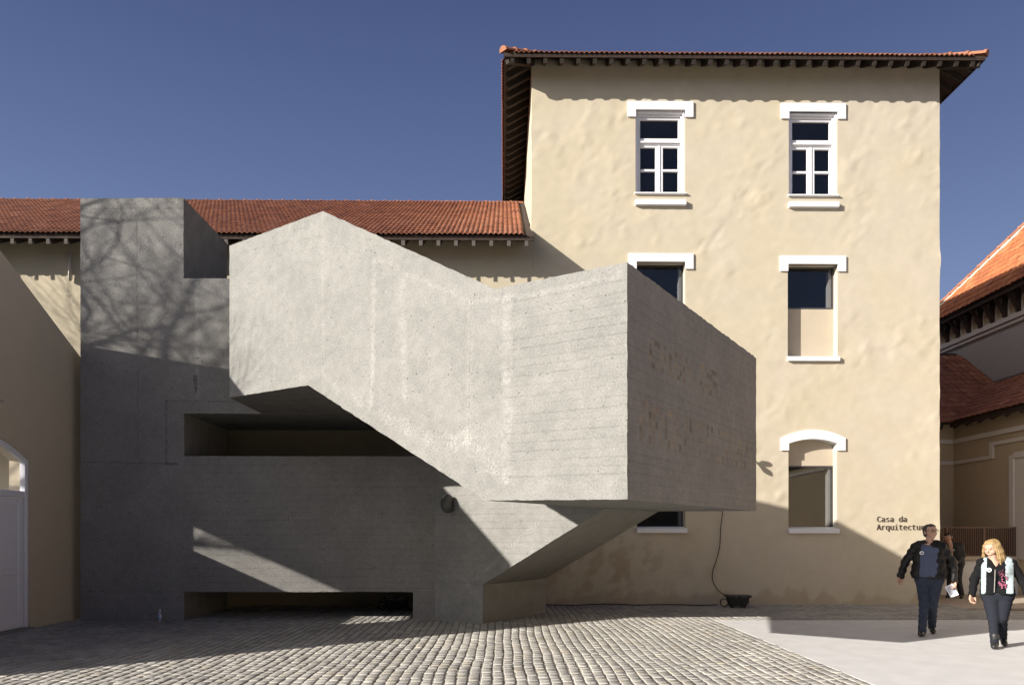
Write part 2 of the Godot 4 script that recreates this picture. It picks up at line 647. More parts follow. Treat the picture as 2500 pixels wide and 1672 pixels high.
func solid(called: String, outer: Array, inner: Array, ex: Vector3, ey: Vector3, m: Material, parent: Node, uvf = null) -> MeshInstance3D:
	# a concrete slab between two outlines; a textured face keeps flat inside a strip of worn arris
	var mb := MB.new()
	if uvf == null:
		mb.loop(PackedVector3Array(outer), PackedVector3Array(inner), ex, ey)
		return obj(called, mb.done(), m, parent)
	var rim := MB.new()
	mb.uvf = uvf
	var base := PackedVector3Array()
	var back := PackedVector3Array()
	for i in outer.size():
		var k := (i + 1) % outer.size()
		var n := maxi(1, int(outer[i].distance_to(outer[k]) / 0.07))
		for j in n:
			base.append(outer[i].lerp(outer[k], float(j) / n))
			back.append(inner[i].lerp(inner[k], float(j) / n))
	var c := base.size()
	var flat := PackedVector2Array()
	for p in base:
		flat.append(Vector2((p - base[0]).dot(ex), (p - base[0]).dot(ey)))
	var area := 0.0
	for i in c:
		area += flat[i].cross(flat[(i + 1) % c])
	var sg := 1.0 if area > 0 else -1.0
	var inset := PackedVector3Array()
	var flat_in := PackedVector2Array()
	for i in c:
		var e0 := (flat[i] - flat[(i + c - 1) % c]).normalized()
		var e1 := (flat[(i + 1) % c] - flat[i]).normalized()
		var nn := (Vector2(-e0.y, e0.x) + Vector2(-e1.y, e1.x)) * sg
		var d := nn * (0.035 * 2.0 / maxf(nn.length_squared(), 0.8))
		flat_in.append(flat[i] + d)
		inset.append(base[i] + ex * d.x + ey * d.y)
	var ix := Geometry2D.triangulate_polygon(flat_in)
	for t in range(0, ix.size(), 3):
		var i0 := ix[t]
		var i1 := ix[t + 1]
		var i2 := ix[t + 2]
		if (flat_in[i1] - flat_in[i0]).cross(flat_in[i2] - flat_in[i0]) < 0:
			i1 = ix[t + 2]
			i2 = ix[t + 1]
		mb.tri(inset[i0], inset[i1], inset[i2])
		rim.tri(back[i0], back[i2], back[i1])
	for i in c:
		var k := (i + 1) % c
		var p := base[i] + chip(base[i])
		var q := base[k] + chip(base[k])
		if sg > 0:
			mb.quad(p, q, inset[k], inset[i])
			rim.quad(p, back[i], back[k], q)
		else:
			mb.quad(q, p, inset[i], inset[k])
			rim.quad(q, back[k], back[i], p)
	var mesh := mb.done()
	mesh.surface_set_material(0, m)
	rim.st.generate_normals()
	rim.st.commit(mesh)
	mesh.surface_set_material(1, M.concrete)
	return obj(called, mesh, null, parent)


func shifted(a: Array, by: Vector3) -> Array:
	return a.map(func(p): return p + by)


# ---------------------------------------------------------------- the tower and its wing

func white_window(parent: Node3D, x0: float, x1: float, y0: float, y1: float, label: String):
	var zf := FACADE
	var w := x1 - x0
	var cx := (x0 + x1) * 0.5
	var mb := MB.new()
	# casing in the opening
	for s in [-1.0, 1.0]:
		mb.bev(Vector3(cx + s * (w * 0.5 - 0.022), (y0 + y1) * 0.5, zf - 0.085), Vector3(0.048, y1 - y0 - 0.004, 0.13), 0.01)
		mb.bev(Vector3(cx + s * (w * 0.5 - 0.066), (y0 + y1) * 0.5 - 0.02, zf - 0.12), Vector3(0.042, y1 - y0 - 0.05, 0.09), 0.008)
	mb.bev(Vector3(cx, y1 - 0.03, zf - 0.085), Vector3(w - 0.10, 0.056, 0.13), 0.01)
	mb.bev(Vector3(cx, y1 - 0.075, zf - 0.12), Vector3(w - 0.18, 0.042, 0.09), 0.008)
	var win := obj("window", mb.done(), M.paint, parent)
	win.set_meta("label", label)
	# fixed light above, two casements below
	var iw := w - 0.175
	var top := y1 - 0.097
	var tr := y1 - 0.675
	var fx := MB.new()
	var z := zf - 0.145
	fx.bev(Vector3(cx, top - 0.03, z), Vector3(iw, 0.06, 0.06), 0.008)
	fx.bev(Vector3(cx, tr + 0.055, z), Vector3(iw, 0.08, 0.06), 0.008)
	for s in [-1.0, 1.0]:
		fx.bev(Vector3(cx + s * (iw * 0.5 - 0.02), (top + tr) * 0.5 + 0.02, z - 0.003), Vector3(0.04, top - tr - 0.14, 0.06), 0.008)
	obj("fixed_light", fx.done(), M.paint, win)
	var dl := MB.new()
	dl.bev(Vector3(cx, tr - 0.012, zf - 0.118), Vector3(iw, 0.05, 0.10), 0.008)
	dl.bev(Vector3(cx, tr - 0.05, zf - 0.135), Vector3(iw - 0.004, 0.024, 0.08), 0.005)
	obj("transom", dl.done(), M.paint, win)
	var pane := func(ax: float, bx: float, ay: float, by: float):
		var g := MB.new()
		g.box(Vector3((ax + bx) * 0.5, (ay + by) * 0.5, z - 0.012), Vector3(bx - ax, by - ay, 0.006))
		obj("pane", g.done(), M.glass, win)
	pane.call(cx - iw * 0.5 + 0.03, cx + iw * 0.5 - 0.03, tr + 0.09, top - 0.055)
	var ct := tr - 0.062
	var half := iw * 0.5
	for s in [-1.0, 1.0]:
		var c := MB.new()
		var mx: float = cx + s * half * 0.5
		var hw := half - 0.006
		c.bev(Vector3(mx, ct - 0.03, z), Vector3(hw, 0.06, 0.055), 0.009)
		c.bev(Vector3(mx, y0 + 0.045, z), Vector3(hw, 0.085, 0.055), 0.009)
		var mid := (ct + y0) * 0.5
		c.bev(Vector3(mx, mid, z + 0.002), Vector3(hw - 0.09, 0.058, 0.05), 0.009)
		for q in [-1.0, 1.0]:
			var sw: float = 0.085 if q * s < 0 else 0.04
			c.bev(Vector3(mx + q * (hw * 0.5 - sw * 0.5), mid, z - 0.002), Vector3(sw, ct - y0 - 0.01, 0.055), 0.009)
		obj("casement", c.done(), M.paint, win)
		var ax: float = mx - hw * 0.5 + (0.075 if s > 0 else 0.035)
		var bx: float = mx + hw * 0.5 - (0.035 if s > 0 else 0.075)
		pane.call(ax, bx, mid + 0.02, ct - 0.05)
		pane.call(ax, bx, y0 + 0.075, mid - 0.02)
	var cb := MB.new()
	cb.bev(Vector3(cx, (ct + y0) * 0.5, z + 0.028), Vector3(0.045, ct - y0 - 0.02, 0.03), 0.008)
	obj("meeting_bar", cb.done(), M.paint, win)
	var sb := MB.new()
	sb.bev(Vector3(cx, y0 - 0.018, zf - 0.04), Vector3(w + 0.06, 0.036, 0.20), 0.008)
	obj("sill", sb.done(), M.paint, win)
	var lb := MB.new()
	lb.bev(Vector3(cx, y0 - 0.240, zf - 0.01), Vector3(w + 0.03, 0.125, 0.20), 0.008)
	obj("ledge", lb.done(), M.trim, win)
	lintel(win, x0, x1, y1, false)
	room(win, x0, x1, y0, y1, 0.22)


func lintel(win: Node3D, x0: float, x1: float, y1: float, arched: bool):
	var o := []
	var ear := 0.184
	if not arched:
		o = [Vector3(x0 - ear, y1 - 0.165, 0), Vector3(x0, y1 - 0.165, 0), Vector3(x0, y1, 0), Vector3(x1, y1, 0), Vector3(x1, y1 - 0.165, 0), Vector3(x1 + ear, y1 - 0.165, 0), Vector3(x1 + ear, y1 + 0.19, 0), Vector3(x0 - ear, y1 + 0.19, 0)]
	else:
		o = [Vector3(x0 - ear, y1 - 0.16, 0), Vector3(x0, y1 - 0.16, 0)]
		var n := 14
		for i in n + 1:
			var t := float(i) / n
			o.append(Vector3(lerpf(x0, x1, t), y1 + 0.105 * (1.0 - pow(2.0 * t - 1.0, 2.0)), 0))
		o.append(Vector3(x1, y1 - 0.16, 0))
		o.append(Vector3(x1 + ear, y1 - 0.16, 0))
		for i in n + 1:
			var t := 1.0 - float(i) / n
			o.append(Vector3(lerpf(x0 - ear, x1 + ear, t), y1 + 0.13 + 0.19 * (1.0 - pow(2.0 * t - 1.0, 2.0)), 0))
	var mb := MB.new()
	var a := PackedVector3Array()
	var b := PackedVector3Array()
	for p in o:
		a.append(p + Vector3(0, 0, FACADE + 0.038))
		b.append(p + Vector3(0, 0, FACADE - (0.20 if arched else 0.03)))
	mb.loop(a, b, Vector3.RIGHT, Vector3.UP)
	obj("lintel", mb.done(), M.trim, win)


func room(win: Node3D, x0: float, x1: float, y0: float, y1: float, back: float):   # the unlit room behind a window
	var mb := MB.new()
	var a := Vector3(x0 - 0.9, y0 - 0.5, FACADE - back - 3.0)
	var b := Vector3(x1 + 0.9, y1 + 0.4, FACADE - back - 0.03)
	var t := 0.05
	var c := (a + b) * 0.5
	var s := b - a
	mb.box(Vector3(c.x, c.y, a.z), Vector3(s.x, s.y, t))
	mb.box(Vector3(a.x, c.y, c.z), Vector3(t, s.y, s.z))
	mb.box(Vector3(b.x, c.y, c.z), Vector3(t, s.y, s.z))
	mb.box(Vector3(c.x, a.y, c.z), Vector3(s.x, t, s.z))
	mb.box(Vector3(c.x, b.y, c.z), Vector3(s.x, t, s.z))
	# inner face of the outer wall round the opening
	mb.box(Vector3((a.x + x0) * 0.5, c.y, b.z), Vector3(x0 - a.x, s.y, t))
	mb.box(Vector3((b.x + x1) * 0.5, c.y, b.z), Vector3(b.x - x1, s.y, t))
	mb.box(Vector3((x0 + x1) * 0.5, (a.y + y0) * 0.5, b.z), Vector3(x1 - x0, y0 - a.y, t))
	mb.box(Vector3((x0 + x1) * 0.5, (b.y + y1) * 0.5, b.z), Vector3(x1 - x0, b.y - y1, t))
	obj("room", mb.done(), M.room, win)


func deep_window(parent: Node3D, x0: float, x1: float, y0: float, y1: float, g0: float, g1: float, arched: bool, label: String):
	# frameless look: a dark metal frame set deep in the opening, glass from g0 to g1, plaster panel over the rest
	var z := FACADE - 0.22
	var cx := (x0 + x1) * 0.5
	var fr := MB.new()
	var ft := 0.028
	fr.box(Vector3(x0 + ft * 0.5, (g0 + g1) * 0.5, z), Vector3(ft, g1 - g0, 0.05))
	fr.box(Vector3(x1 - ft * 0.5, (g0 + g1) * 0.5, z), Vector3(ft, g1 - g0, 0.05))
	fr.box(Vector3(cx, g1 - ft * 0.5, z), Vector3(x1 - x0 - 2 * ft, ft, 0.05))
	fr.box(Vector3(cx, g0 + ft * 0.5, z), Vector3(x1 - x0 - 2 * ft, ft, 0.05))
	var win := obj("window", fr.done(), M.alu, parent)
	win.set_meta("label", label)
	var g := MB.new()
	g.box(Vector3(cx, (g0 + g1) * 0.5, z), Vector3(x1 - x0 - 2 * ft, g1 - g0 - 2 * ft, 0.008))
	obj("pane", g.done(), M.glass, win)
	var inner := MB.new()                     # pale inner lining seen through the glass
	inner.box(Vector3(x1 - 0.055, (g0 + g1) * 0.5, z - 0.12), Vector3(0.05, g1 - g0 - 0.02, 0.16))
	obj("lining", inner.done(), M.trim, win)
	var pb := MB.new(false, true)
	pb.col = Color(0.46, 0.395, 0.30)
	if g0 > y0 + 0.1:
		pb.box(Vector3(cx, (y0 + g0) * 0.5 - 0.03, z - 0.01), Vector3(x1 - x0 + 0.02, g0 - y0 + 0.06, 0.05))
		obj("panel", pb.done(), M.smooth_plaster, win)
	if g1 < y1 - 0.1:
		pb.box(Vector3(cx, (y1 + g1) * 0.5 + 0.06, z - 0.01), Vector3(x1 - x0 + 0.02, y1 - g1 + 0.12, 0.05))
		obj("panel", pb.done(), M.smooth_plaster, win)
	var sb := MB.new()
	var so := PackedVector3Array()
	# sloped sill
	for p in [Vector2(-0.195, 0.045), Vector2(0.075, 0.0), Vector2(0.075, -0.10), Vector2(-0.195, -0.10)]:
		so.append(Vector3(x0 - 0.012, y0 + p.y, FACADE + p.x))
	var si := PackedVector3Array()
	for p in so:
		si.append(p + Vector3(x1 - x0 + 0.04, 0, 0))
	sb.loop(si, so, Vector3.BACK * -1.0, Vector3.UP)
	obj("sill", sb.done(), M.trim, win)
	lintel(win, x0, x1, y1, arched)
	room(win, x0, x1, y0, y1 + (0.1 if arched else 0.0), 0.27)


func build_tower():
	var t := thing("tower_building", "tall cream plastered block with red tiled hip roof and white framed windows", "building", Vector3(5.3, 0, FACADE))
	t.position = Vector3.ZERO
	var xl := 0.637
	var xr := 10.05
	var holes := [Rect2(3.024 - xl, 9.44, 1.139, 1.90), Rect2(6.556 - xl, 9.41, 1.122, 1.91), Rect2(3.043 - xl, 5.69, 1.122, 2.17), Rect2(6.533 - xl, 5.69, 1.15, 2.13), Rect2(3.055 - xl, 1.75, 1.115, 1.97), Rect2(6.549 - xl, 1.74, 1.122, 2.06)]
	obj("wall", plaster_wall(Vector3(xl, 0, FACADE), Vector3.RIGHT, xr - xl, -0.1, 12.49, 0.07, 0.0155, holes, 0.22, 5, null, [Rect2(8.5 - xl, 1.58, 1.4, 0.45)]), M.plaster, t)
	obj("wall", plaster_wall(Vector3(xl, 0, FACADE - 18.0), Vector3.BACK, 18.0, -0.1, 12.49, 0.24, 0.021, [], 0.2), M.plaster, t)
	obj("wall", plaster_wall(Vector3(xr, 0, FACADE), Vector3.FORWARD, 18.0, -0.1, 12.49, 0.24, 0.021, [], 0.2), M.plaster, t)
	obj("wall", plaster_wall(Vector3(xr, 0, FACADE - 18.0), Vector3.LEFT, xr - xl, -0.1, 12.49, 1.0, 0.0, [], 0.2), M.plaster, t)
	white_window(t, 3.024, 4.163, 9.44, 11.34, "upper white casement window over the stair landing box")
	white_window(t, 6.556, 7.678, 9.41, 11.32, "upper white casement window nearer the free corner")
	deep_window(t, 3.043, 4.165, 5.69, 7.86, 6.55, 7.86, false, "deep set window half hidden behind the concrete box")
	deep_window(t, 6.533, 7.683, 5.69, 7.82, 6.86, 7.82, false, "deep set window over a plaster panel and white sill")
	deep_window(t, 3.055, 4.17, 1.75, 3.70, 1.75, 3.20, true, "low window seen under the concrete box")
	deep_window(t, 6.549, 7.671, 1.74, 3.70, 1.75, 3.21, true, "ground floor window with arched white head")
	# roof
	var ov := 0.64
	var sl := 0.55
	var ey := 12.20
	var L := xl - ov
	var R := xr + ov
	var F := FACADE + ov
	var B := FACADE - 18.0 - ov
	var hw := (R - L) * 0.5
	var ry := ey + sl * hw
	var cx := (L + R) * 0.5
	var c := [Vector3(L, ey, F), Vector3(R, ey, F), Vector3(R, ey, B), Vector3(L, ey, B), Vector3(cx, ry, F - hw), Vector3(cx, ry, B + hw)]
	var roof := obj("roof", sheet([c[0], c[1], c[4]], 0.05), M.wood, t)
	for q in [[c[3], c[0], c[4], c[5]], [c[1], c[2], c[5], c[4]], [c[2], c[3], c[5]]]:
		obj("roof_plane", sheet(q, 0.05), M.wood, roof)
	var tm := tile_mesh(0.225, 0.42)
	var upf := Vector3(0, sl, -1).normalized()
	lay_tiles(roof, tm, Vector3(L, ey, F - 0.03), Vector3.RIGHT, upf, int((R - L) / 0.2215), 3, 0.2215, 0.36, func(p): return p.x - L > F - 0.14 - p.z and R - p.x > F - 0.14 - p.z, 150)
	var upl := Vector3(1, sl, 0).normalized()
	lay_tiles(roof, tm, Vector3(L + 0.03, ey, B), Vector3.BACK, upl, int((F - B) / 0.2215), 2, 0.2215, 0.36, func(p): return p.z < F + 0.12 - (p.x - L) and p.z > -30.0, 120)
	var upr := Vector3(-1, sl, 0).normalized()
	lay_tiles(roof, tm, Vector3(R - 0.03, ey, B), Vector3.BACK, upr, int((F - B) / 0.2215), 2, 0.2215, 0.36, func(p): return p.z < F + 0.12 - (R - p.x) and p.z > -24.0, 20)
	var rm := ridge_mesh(0.42, 0.088)
	for k in 21:
		for s in [0, 1]:
			var dir := Vector3(1.0 if s == 0 else -1.0, sl, -1.0).normalized()
			var p: Vector3 = c[s] + dir * (0.0 + 0.37 * k) + Vector3(0.0, 0.035, 0.0)
			var y := (Vector3.UP - dir * dir.y).normalized()
			obj("ridge_tile", rm, M.tiles[rng.randi() % 4], roof).transform = Transform3D(Basis(y.cross(dir * -1.0), y, dir * -1.0), p + dir * 0.4)
	# rafters and eave boards
	var n := int((xr - xl + 1.0) / 0.366)
	for i in n + 1:
		var x := xl - 0.45 + 0.366 * i
		var run: float = minf(ov + 0.2, minf(x - L, R - x) - 0.04)
		if run < 0.1:
			continue
		var mb := MB.new()
		mb.beam(Vector3(x, ey - 0.125 + 0.035 * sl, F - 0.035), Vector3(x, ey - 0.125 + run * sl, F - run), 0.085, 0.15)
		obj("rafter", mb.done(), M.rafter, roof)
	for i in 48:
		var z := FACADE + 0.3 - 0.366 * i
		for s in [-1.0, 1.0]:
			if s > 0 and i > 12:
				continue
			var xe: float = L + 0.09 if s < 0 else R - 0.09
			var run: float = minf(ov + 0.2, F - z - 0.04)
			if run < 0.15:
				continue
			var xw: float = L + run if s < 0 else R - run
			var mb := MB.new()
			mb.beam(Vector3(xe, ey - 0.125 + 0.09 * sl, z), Vector3(xw, ey - 0.125 + run * sl, z), 0.085, 0.13)
			obj("rafter", mb.done(), M.rafter, roof)
	for s in [0, 1]:
		var d := Vector3(1.0 if s == 0 else -1.0, sl, -1.0)
		var mb := MB.new()
		mb.beam(c[s] + d * 0.07 - Vector3(0, 0.14, 0), c[s] + d * (ov + 0.15) - Vector3(0, 0.14, 0), 0.10, 0.16)
		obj("hip_rafter", mb.done(), M.rafter, roof)
	var fb := MB.new()
	fb.box(Vector3(cx, ey - 0.03, F - 0.02), Vector3(R - L, 0.09, 0.03))
	fb.box(Vector3(L + 0.02, ey - 0.032, (F + B) * 0.5), Vector3(0.03, 0.09, F - B - 0.1))
	fb.box(Vector3(R - 0.02, ey - 0.032, (F + B) * 0.5), Vector3(0.03, 0.09, F - B - 0.1))
	obj("eave_board", fb.done(), M.wood, roof)


func build_wing():
	var t := thing("wing_building", "long low cream wing with a red tiled roof behind the concrete staircase", "building")
	var xl := -19.0
	var xr := 0.637
	obj("wall", plaster_wall(Vector3(xl, 0, FACADE), Vector3.RIGHT, xr - xl, -0.1, 8.47, 0.11, 0.012, [], 0.2), M.plaster, t)
	var ov := 0.68
	var sl := 0.58
	var ey := 8.17
	var F := FACADE + ov
	var dr := 21.9
	var ry := ey + sl * (dr + F)
	var R := 0.665
	var a := [Vector3(xl, ey, F), Vector3(R, ey, F), Vector3(R, ey + sl * (F - FACADE + 0.02), FACADE - 0.02), Vector3(xl, ey + sl * (F - FACADE + 0.02), FACADE - 0.02)]
	var roof := obj("roof", sheet(a, 0.05), M.wood, t)
	var X := xr - 0.02
	obj("roof_plane", sheet([Vector3(xl, a[2].y, a[2].z), Vector3(X, a[2].y, a[2].z), Vector3(X, ry, -dr), Vector3(xl, ry, -dr)], 0.05), M.wood, roof)
	obj("roof_plane", sheet([Vector3(xl, ry, -dr), Vector3(X, ry, -dr), Vector3(X, ey, -dr * 2.0 - F), Vector3(xl, ey, -dr * 2.0 - F)], 0.05), M.wood, roof)
	var bw := MB.new(false, true)
	bw.col = Color(0.45, 0.39, 0.30)
	bw.box(Vector3((xl + xr) * 0.5, 4.3, -28.2), Vector3(xr - xl, 8.6, 0.3))
	bw.box(Vector3(xl, 4.3, -22.4), Vector3(0.3, 8.6, 11.6))
	obj("back_wall", bw.done(), M.smooth_plaster, t)
	var tm := tile_mesh(0.225, 0.40)
	var up := Vector3(0, sl, -1).normalized()
	var nu := int((dr + F) * sqrt(1 + sl * sl) / 0.335)
	lay_tiles(roof, tm, Vector3(xl, ey + 0.01, F - 0.01), Vector3.RIGHT, up, int((R - xl) / 0.2235), nu, 0.2235, 0.335, func(p): return p.z > FACADE + 0.02 or p.x < xr - 0.02, 300)
	var rm := ridge_mesh(0.42, 0.085)
	for i in 46:
		var p := Vector3(X - 0.02 - 0.385 * i, ry - 0.05, -dr)
		obj("ridge_tile", rm, M.tiles[rng.randi() % 4], roof).transform = Transform3D(Basis(Vector3.UP.cross(Vector3.LEFT), Vector3.UP, Vector3.LEFT), p)
	for i in 48:
		var x := 0.50 - 0.387 * i
		var mb := MB.new()
		mb.beam(Vector3(x, ey - 0.135, F - 0.06), Vector3(x, ey - 0.135 + 0.75 * sl, F - 0.81), 0.085, 0.15)
		obj("rafter", mb.done(), M.rafter, roof)
		var eb := MB.new()
		eb.bev(Vector3(x, ey - 0.155, F - 0.025), Vector3(0.08, 0.14, 0.012), 0.003)
		obj("rafter_end", eb.done(), M.rafter_end, roof)
	var fb := MB.new()
	fb.box(Vector3((xl + R) * 0.5, ey - 0.05, F - 0.025), Vector3(R - xl, 0.10, 0.03))
	obj("fascia_board", fb.done(), M.wood, roof)
	var dp := MB.new(true)
	dp.tube([Vector3(-9.83, 8.0, FACADE + 0.07), Vector3(-9.83, 7.35, FACADE + 0.07)], [0.035, 0.035], 8)
	obj("drain_pipe", dp.done(), M.far_trim, t)


# ---------------------------------------------------------------- the concrete staircase

func build_staircase():
	var t := thing("concrete_staircase", "angular board marked grey concrete outdoor staircase with floating landing box", "staircase")
	# front face of the upper flight
	wall_begin(7.25, 4.75, 130.0, 0.492, 101)
	var y0 := 1.9
	var S := func(pts): return pts.map(func(p): return [p[0] + 0.05, p[1] - y0])
	wall_boards(5.5, 7.2, 0.42, 2.75, 0.115, -0.012, 5)
	for q in [[[1.12, 6.2], [1.10, 4.1]], [[2.18, 6.4], [2.18, 4.1]]]:
		wall_stroke(S.call(q), 0.05, 0.045, 0.050, 31, 0.0)
		wall_stroke(S.call(q), 0.012, -0.045, 0.000, 32, 0.2)
	wall_stroke(S.call([[3.22, 5.54], [3.17, 3.48]]), 0.07, 0.090, 0.110, 33, -0.1)
	wall_stroke(S.call([[3.73, 5.2], [3.79, 3.5]]), 0.09, 0.063, 0.100, 34, -0.1)
	wall_stroke(S.call([[4.90, 4.65], [4.86, 2.85]]), 0.08, 0.054, 0.100, 35, -0.1)
	wall_stroke(S.call([[4.91, 4.65], [4.87, 2.85]]), 0.014, -0.099, 0.000, 36, 0.4)
	wall_stroke(S.call([[5.48, 4.6], [5.45, 3.6], [5.46, 2.3]]), 0.12, 0.072, 0.130, 37, -0.1)
	wall_stroke(S.call([[0.0, 4.05], [1.12, 4.10], [1.88, 4.07], [2.09, 4.06]]), 0.05, 0.005, 0.110, 38, 0.1)
	wall_stroke(S.call([[1.7, 4.05], [2.09, 4.08], [2.43, 3.82], [2.92, 3.55]]), 0.10, 0.013, 0.225, 39, 0.1)
	wall_stroke(S.call([[2.92, 3.55], [3.39, 3.30], [3.83, 3.06]]), 0.15, 0.016, 0.275, 40, 0.15)
	wall_stroke(S.call([[3.5, 3.22], [3.83, 3.08], [4.26, 2.91], [4.59, 2.82], [4.8, 2.88], [5.0, 2.74], [5.26, 2.47], [5.42, 2.32]]), 0.19, 0.030, 0.250, 41, 0.1)
	wall_stroke(S.call([[5.3, 2.28], [5.55, 2.25], [5.97, 2.25], [6.46, 2.23], [7.05, 2.21]]), 0.05, 0.007, 0.170, 42, 0.1)
	wall_stroke(S.call([[0.08, 6.27], [1.12, 6.18], [2.09, 6.12], [2.6, 5.88], [3.21, 5.54]]), 0.035, -0.032, 0.100, 43, 0.15)
	wall_stroke(S.call([[3.21, 5.54], [3.54, 5.43], [3.83, 5.21], [4.26, 5.0], [4.9, 4.64], [5.3, 4.62], [5.84, 4.58], [7.0, 4.60]]), 0.05, 0.045, 0.120, 44, 0.0)
	wall_stroke(S.call([[0.10, 6.3], [0.08, 4.0]]), 0.03, 0.032, 0.025, 45)
	wall_stroke(S.call([[1.55, 6.38], [1.85, 6.36]]), 0.12, -0.045, 0.050, 46)
	wall_stroke(S.call([[1.1, 4.5], [1.9, 4.6]]), 0.5, -0.020, 0.010, 47)
	for q in [[3.14, 5.84], [5.39, 4.66], [5.58, 4.53], [2.28, 4.52], [4.86, 3.4]]:
		wall_stroke(S.call([q, [q[0] + 0.01, q[1]]]), 0.035, -0.144, 0.000, 48, 0.3)
	wall_pits(1500, 51, 0.006, 0.68)
	var front_mat := wall_mat(Color(1.0, 0.994, 0.966), 0.92, 1.1)
	var P1 := Vector3(-4.578, 0, -12.0)
	var fuv := func(p: Vector3): return Vector2(((p - P1).dot(E1) + 0.05) / 7.25, 1.0 - (p.y - y0) / 4.75)
	var at := func(s: float, h: float): return P1 + E1 * s + Vector3.UP * h
	var out := [at.call(0.0, 6.42), at.call(0.0, 3.889), at.call(1.87, 3.893), at.call(5.13, 2.045), at.call(7.095, 2.006), at.call(7.095, 4.73), at.call(5.28, 4.75), at.call(2.19, 6.48)]
	var th := 0.32
	var inn := shifted(out, E2 * th)
	for i in [4, 5]:
		inn[i] = inn[i] - E1 * th
	solid("upper_parapet", out, inn, E1, Vector3.UP, front_mat, t, fuv)
	# end wall of the landing box, with the shuttering letters
	wall_begin(5.35, 2.8, 150.0, 0.485, 121)
	wall_boards(0.0, 5.3, 0.12, 2.7, 0.12, 0.0, 7)
	wall_pits(600, 52, 0.006, 0.65)
	wall_stroke([[0.0, 0.25], [5.3, 0.28]], 0.04, 0.02, 0.25, 61, 0.1)
	wall_stroke([[0.05, 0.1], [0.05, 2.7]], 0.05, -0.05, 0.22, 62, 0.1)
	var pat := Image.create_empty(F_W, F_H, false, Image.FORMAT_RGBA8)
	var glyph := {"A": "01101001111110011001", "R": "11101001111010101001", "Q": "01101001100110110111", "U": "10011001100110010110", "I": "01000100010001000100", "T": "11100100010001000100", "E": "11101000110010001110", "C": "01111000100010000111", "S": "01111000011000011110", "D": "11101001100110011110"}
	var lr := RandomNumberGenerator.new()
	lr.seed = 77
	var word := func(txt: String, x0: float, x1: float, yb: float, h: float):
		var lw := (x1 - x0) / txt.length()
		for k in txt.length():
			var g: String = glyph[txt[k]]
			for r in 5:
				for c in 4:
					if g[r * 4 + c] != "1" or lr.randf() < 0.10:
						continue
					var cw := lw * 0.235
					var ch := h / 5.0
					var px := Rect2i(int((x0 + lw * k + cw * c) * F_PPM), int(F_H - (yb + h - ch * r) * F_PPM), int(cw * F_PPM * lr.randf_range(0.85, 1.05)), int(ch * F_PPM * lr.randf_range(0.85, 1.05)))
					var q := lr.randf()
					var col := Color(0.56, 0.50, 0.40) if q < 0.5 else (Color(0.36, 0.32, 0.27) if q < 0.8 else Color(0.49, 0.40, 0.34))
					pat.fill_rect(px, Color(col, lr.randf_range(0.25, 0.62)))
	word.call("CASA", 0.62, 2.12, 1.70, 0.36)
	word.call("DA", 2.40, 3.22, 1.70, 0.40)
	word.call("ARQUITECTURA", 0.33, 5.05, 0.76, 0.50)
	var end_mat := wall_mat(Color(1.0, 0.975, 0.945), 0.92, 1.0, pat)
	var P5 := P1 + E1 * 7.095
	var euv := func(p: Vector3): return Vector2((p - P5).dot(E2) / 5.35, 1.0 - (p.y - 1.95) / 2.8)
	var eo := [P5 + Vector3.UP * 2.006, P5 + E2 * 5.24 + Vector3.UP * 2.022, P5 + E2 * 5.24 + Vector3.UP * 4.70, P5 + Vector3.UP * 4.73]
	var ei := shifted(eo, -E1 * th)
	ei[0] = ei[0] + E2 * th
	ei[3] = ei[3] + E2 * th
	ei[1] = ei[1] - E2 * th
	ei[2] = ei[2] - E2 * th
	solid("end_wall", eo, ei, E2, Vector3.UP, end_mat, t, euv)
	# back wall of the box and its floor
	var bo := [P5 + E2 * 5.24 + Vector3.UP * 2.022, P5 - E1 * 1.965 + E2 * 5.24 + Vector3.UP * 2.045, P5 - E1 * 1.965 + E2 * 5.24 + Vector3.UP * 3.0, P5 + E2 * 5.24 + Vector3.UP * 3.0]
	var bi := shifted(bo, -E2 * th)
	bi[0] = bi[0] - E1 * th
	bi[3] = bi[3] - E1 * th
	solid("back_wall", bo, bi, -E1, Vector3.UP, M.concrete, t)
	var g := 0.004
	var fo := [P5 + E2 * g - E1 * g + Vector3.UP * 2.008, P5 + E2 * 5.236 - E1 * g + Vector3.UP * 2.024, P5 - E1 * 1.965 + E2 * 5.236 + Vector3.UP * 2.047, P5 - E1 * 1.965 + E2 * g + Vector3.UP * 2.047]
	solid("landing_floor", fo, shifted(fo, Vector3.UP * 0.28), E2, E1, M.concrete, t)
	# soffit of the upper flight, top landing and back parapet
	var wd := 2.25
	var a := P1 + E1 * 1.87 + Vector3.UP * 3.895
	var b := P1 + E1 * 5.13 + Vector3.UP * 2.047
	var so := [a + E2 * g, b + E2 * g, b + E2 * wd, a + E2 * wd]
	solid("flight_slab", so, shifted(so, Vector3.UP * 0.30), E2, E1, M.concrete, t)
	var lo := [Vector3(-4.575, 3.891, -12.002), a + E2 * g, a + E2 * wd, Vector3((a + E2 * wd).x, 3.893, -13.552), Vector3(-4.575, 3.891, -13.552)]
	solid("top_landing_floor", lo, shifted(lo, Vector3.UP * 0.30), E2, E1, M.concrete, t)
	var co := [at.call(1.5, 3.9) + E2 * wd, at.call(1.87, 3.9) + E2 * wd, at.call(5.13, 2.05) + E2 * wd, at.call(5.13, 3.15) + E2 * wd, at.call(1.95, 5.0) + E2 * wd, at.call(1.5, 5.0) + E2 * wd]
	solid("inner_parapet", shifted(co, -E2 * 0.28), co, E1, Vector3.UP, M.concrete, t)
	var ll := [Vector3(-4.575, 3.9, -12.1), Vector3(-4.575, 6.40, -12.1), Vector3(-4.575, 6.40, -13.552), Vector3(-4.575, 3.9, -13.552)]
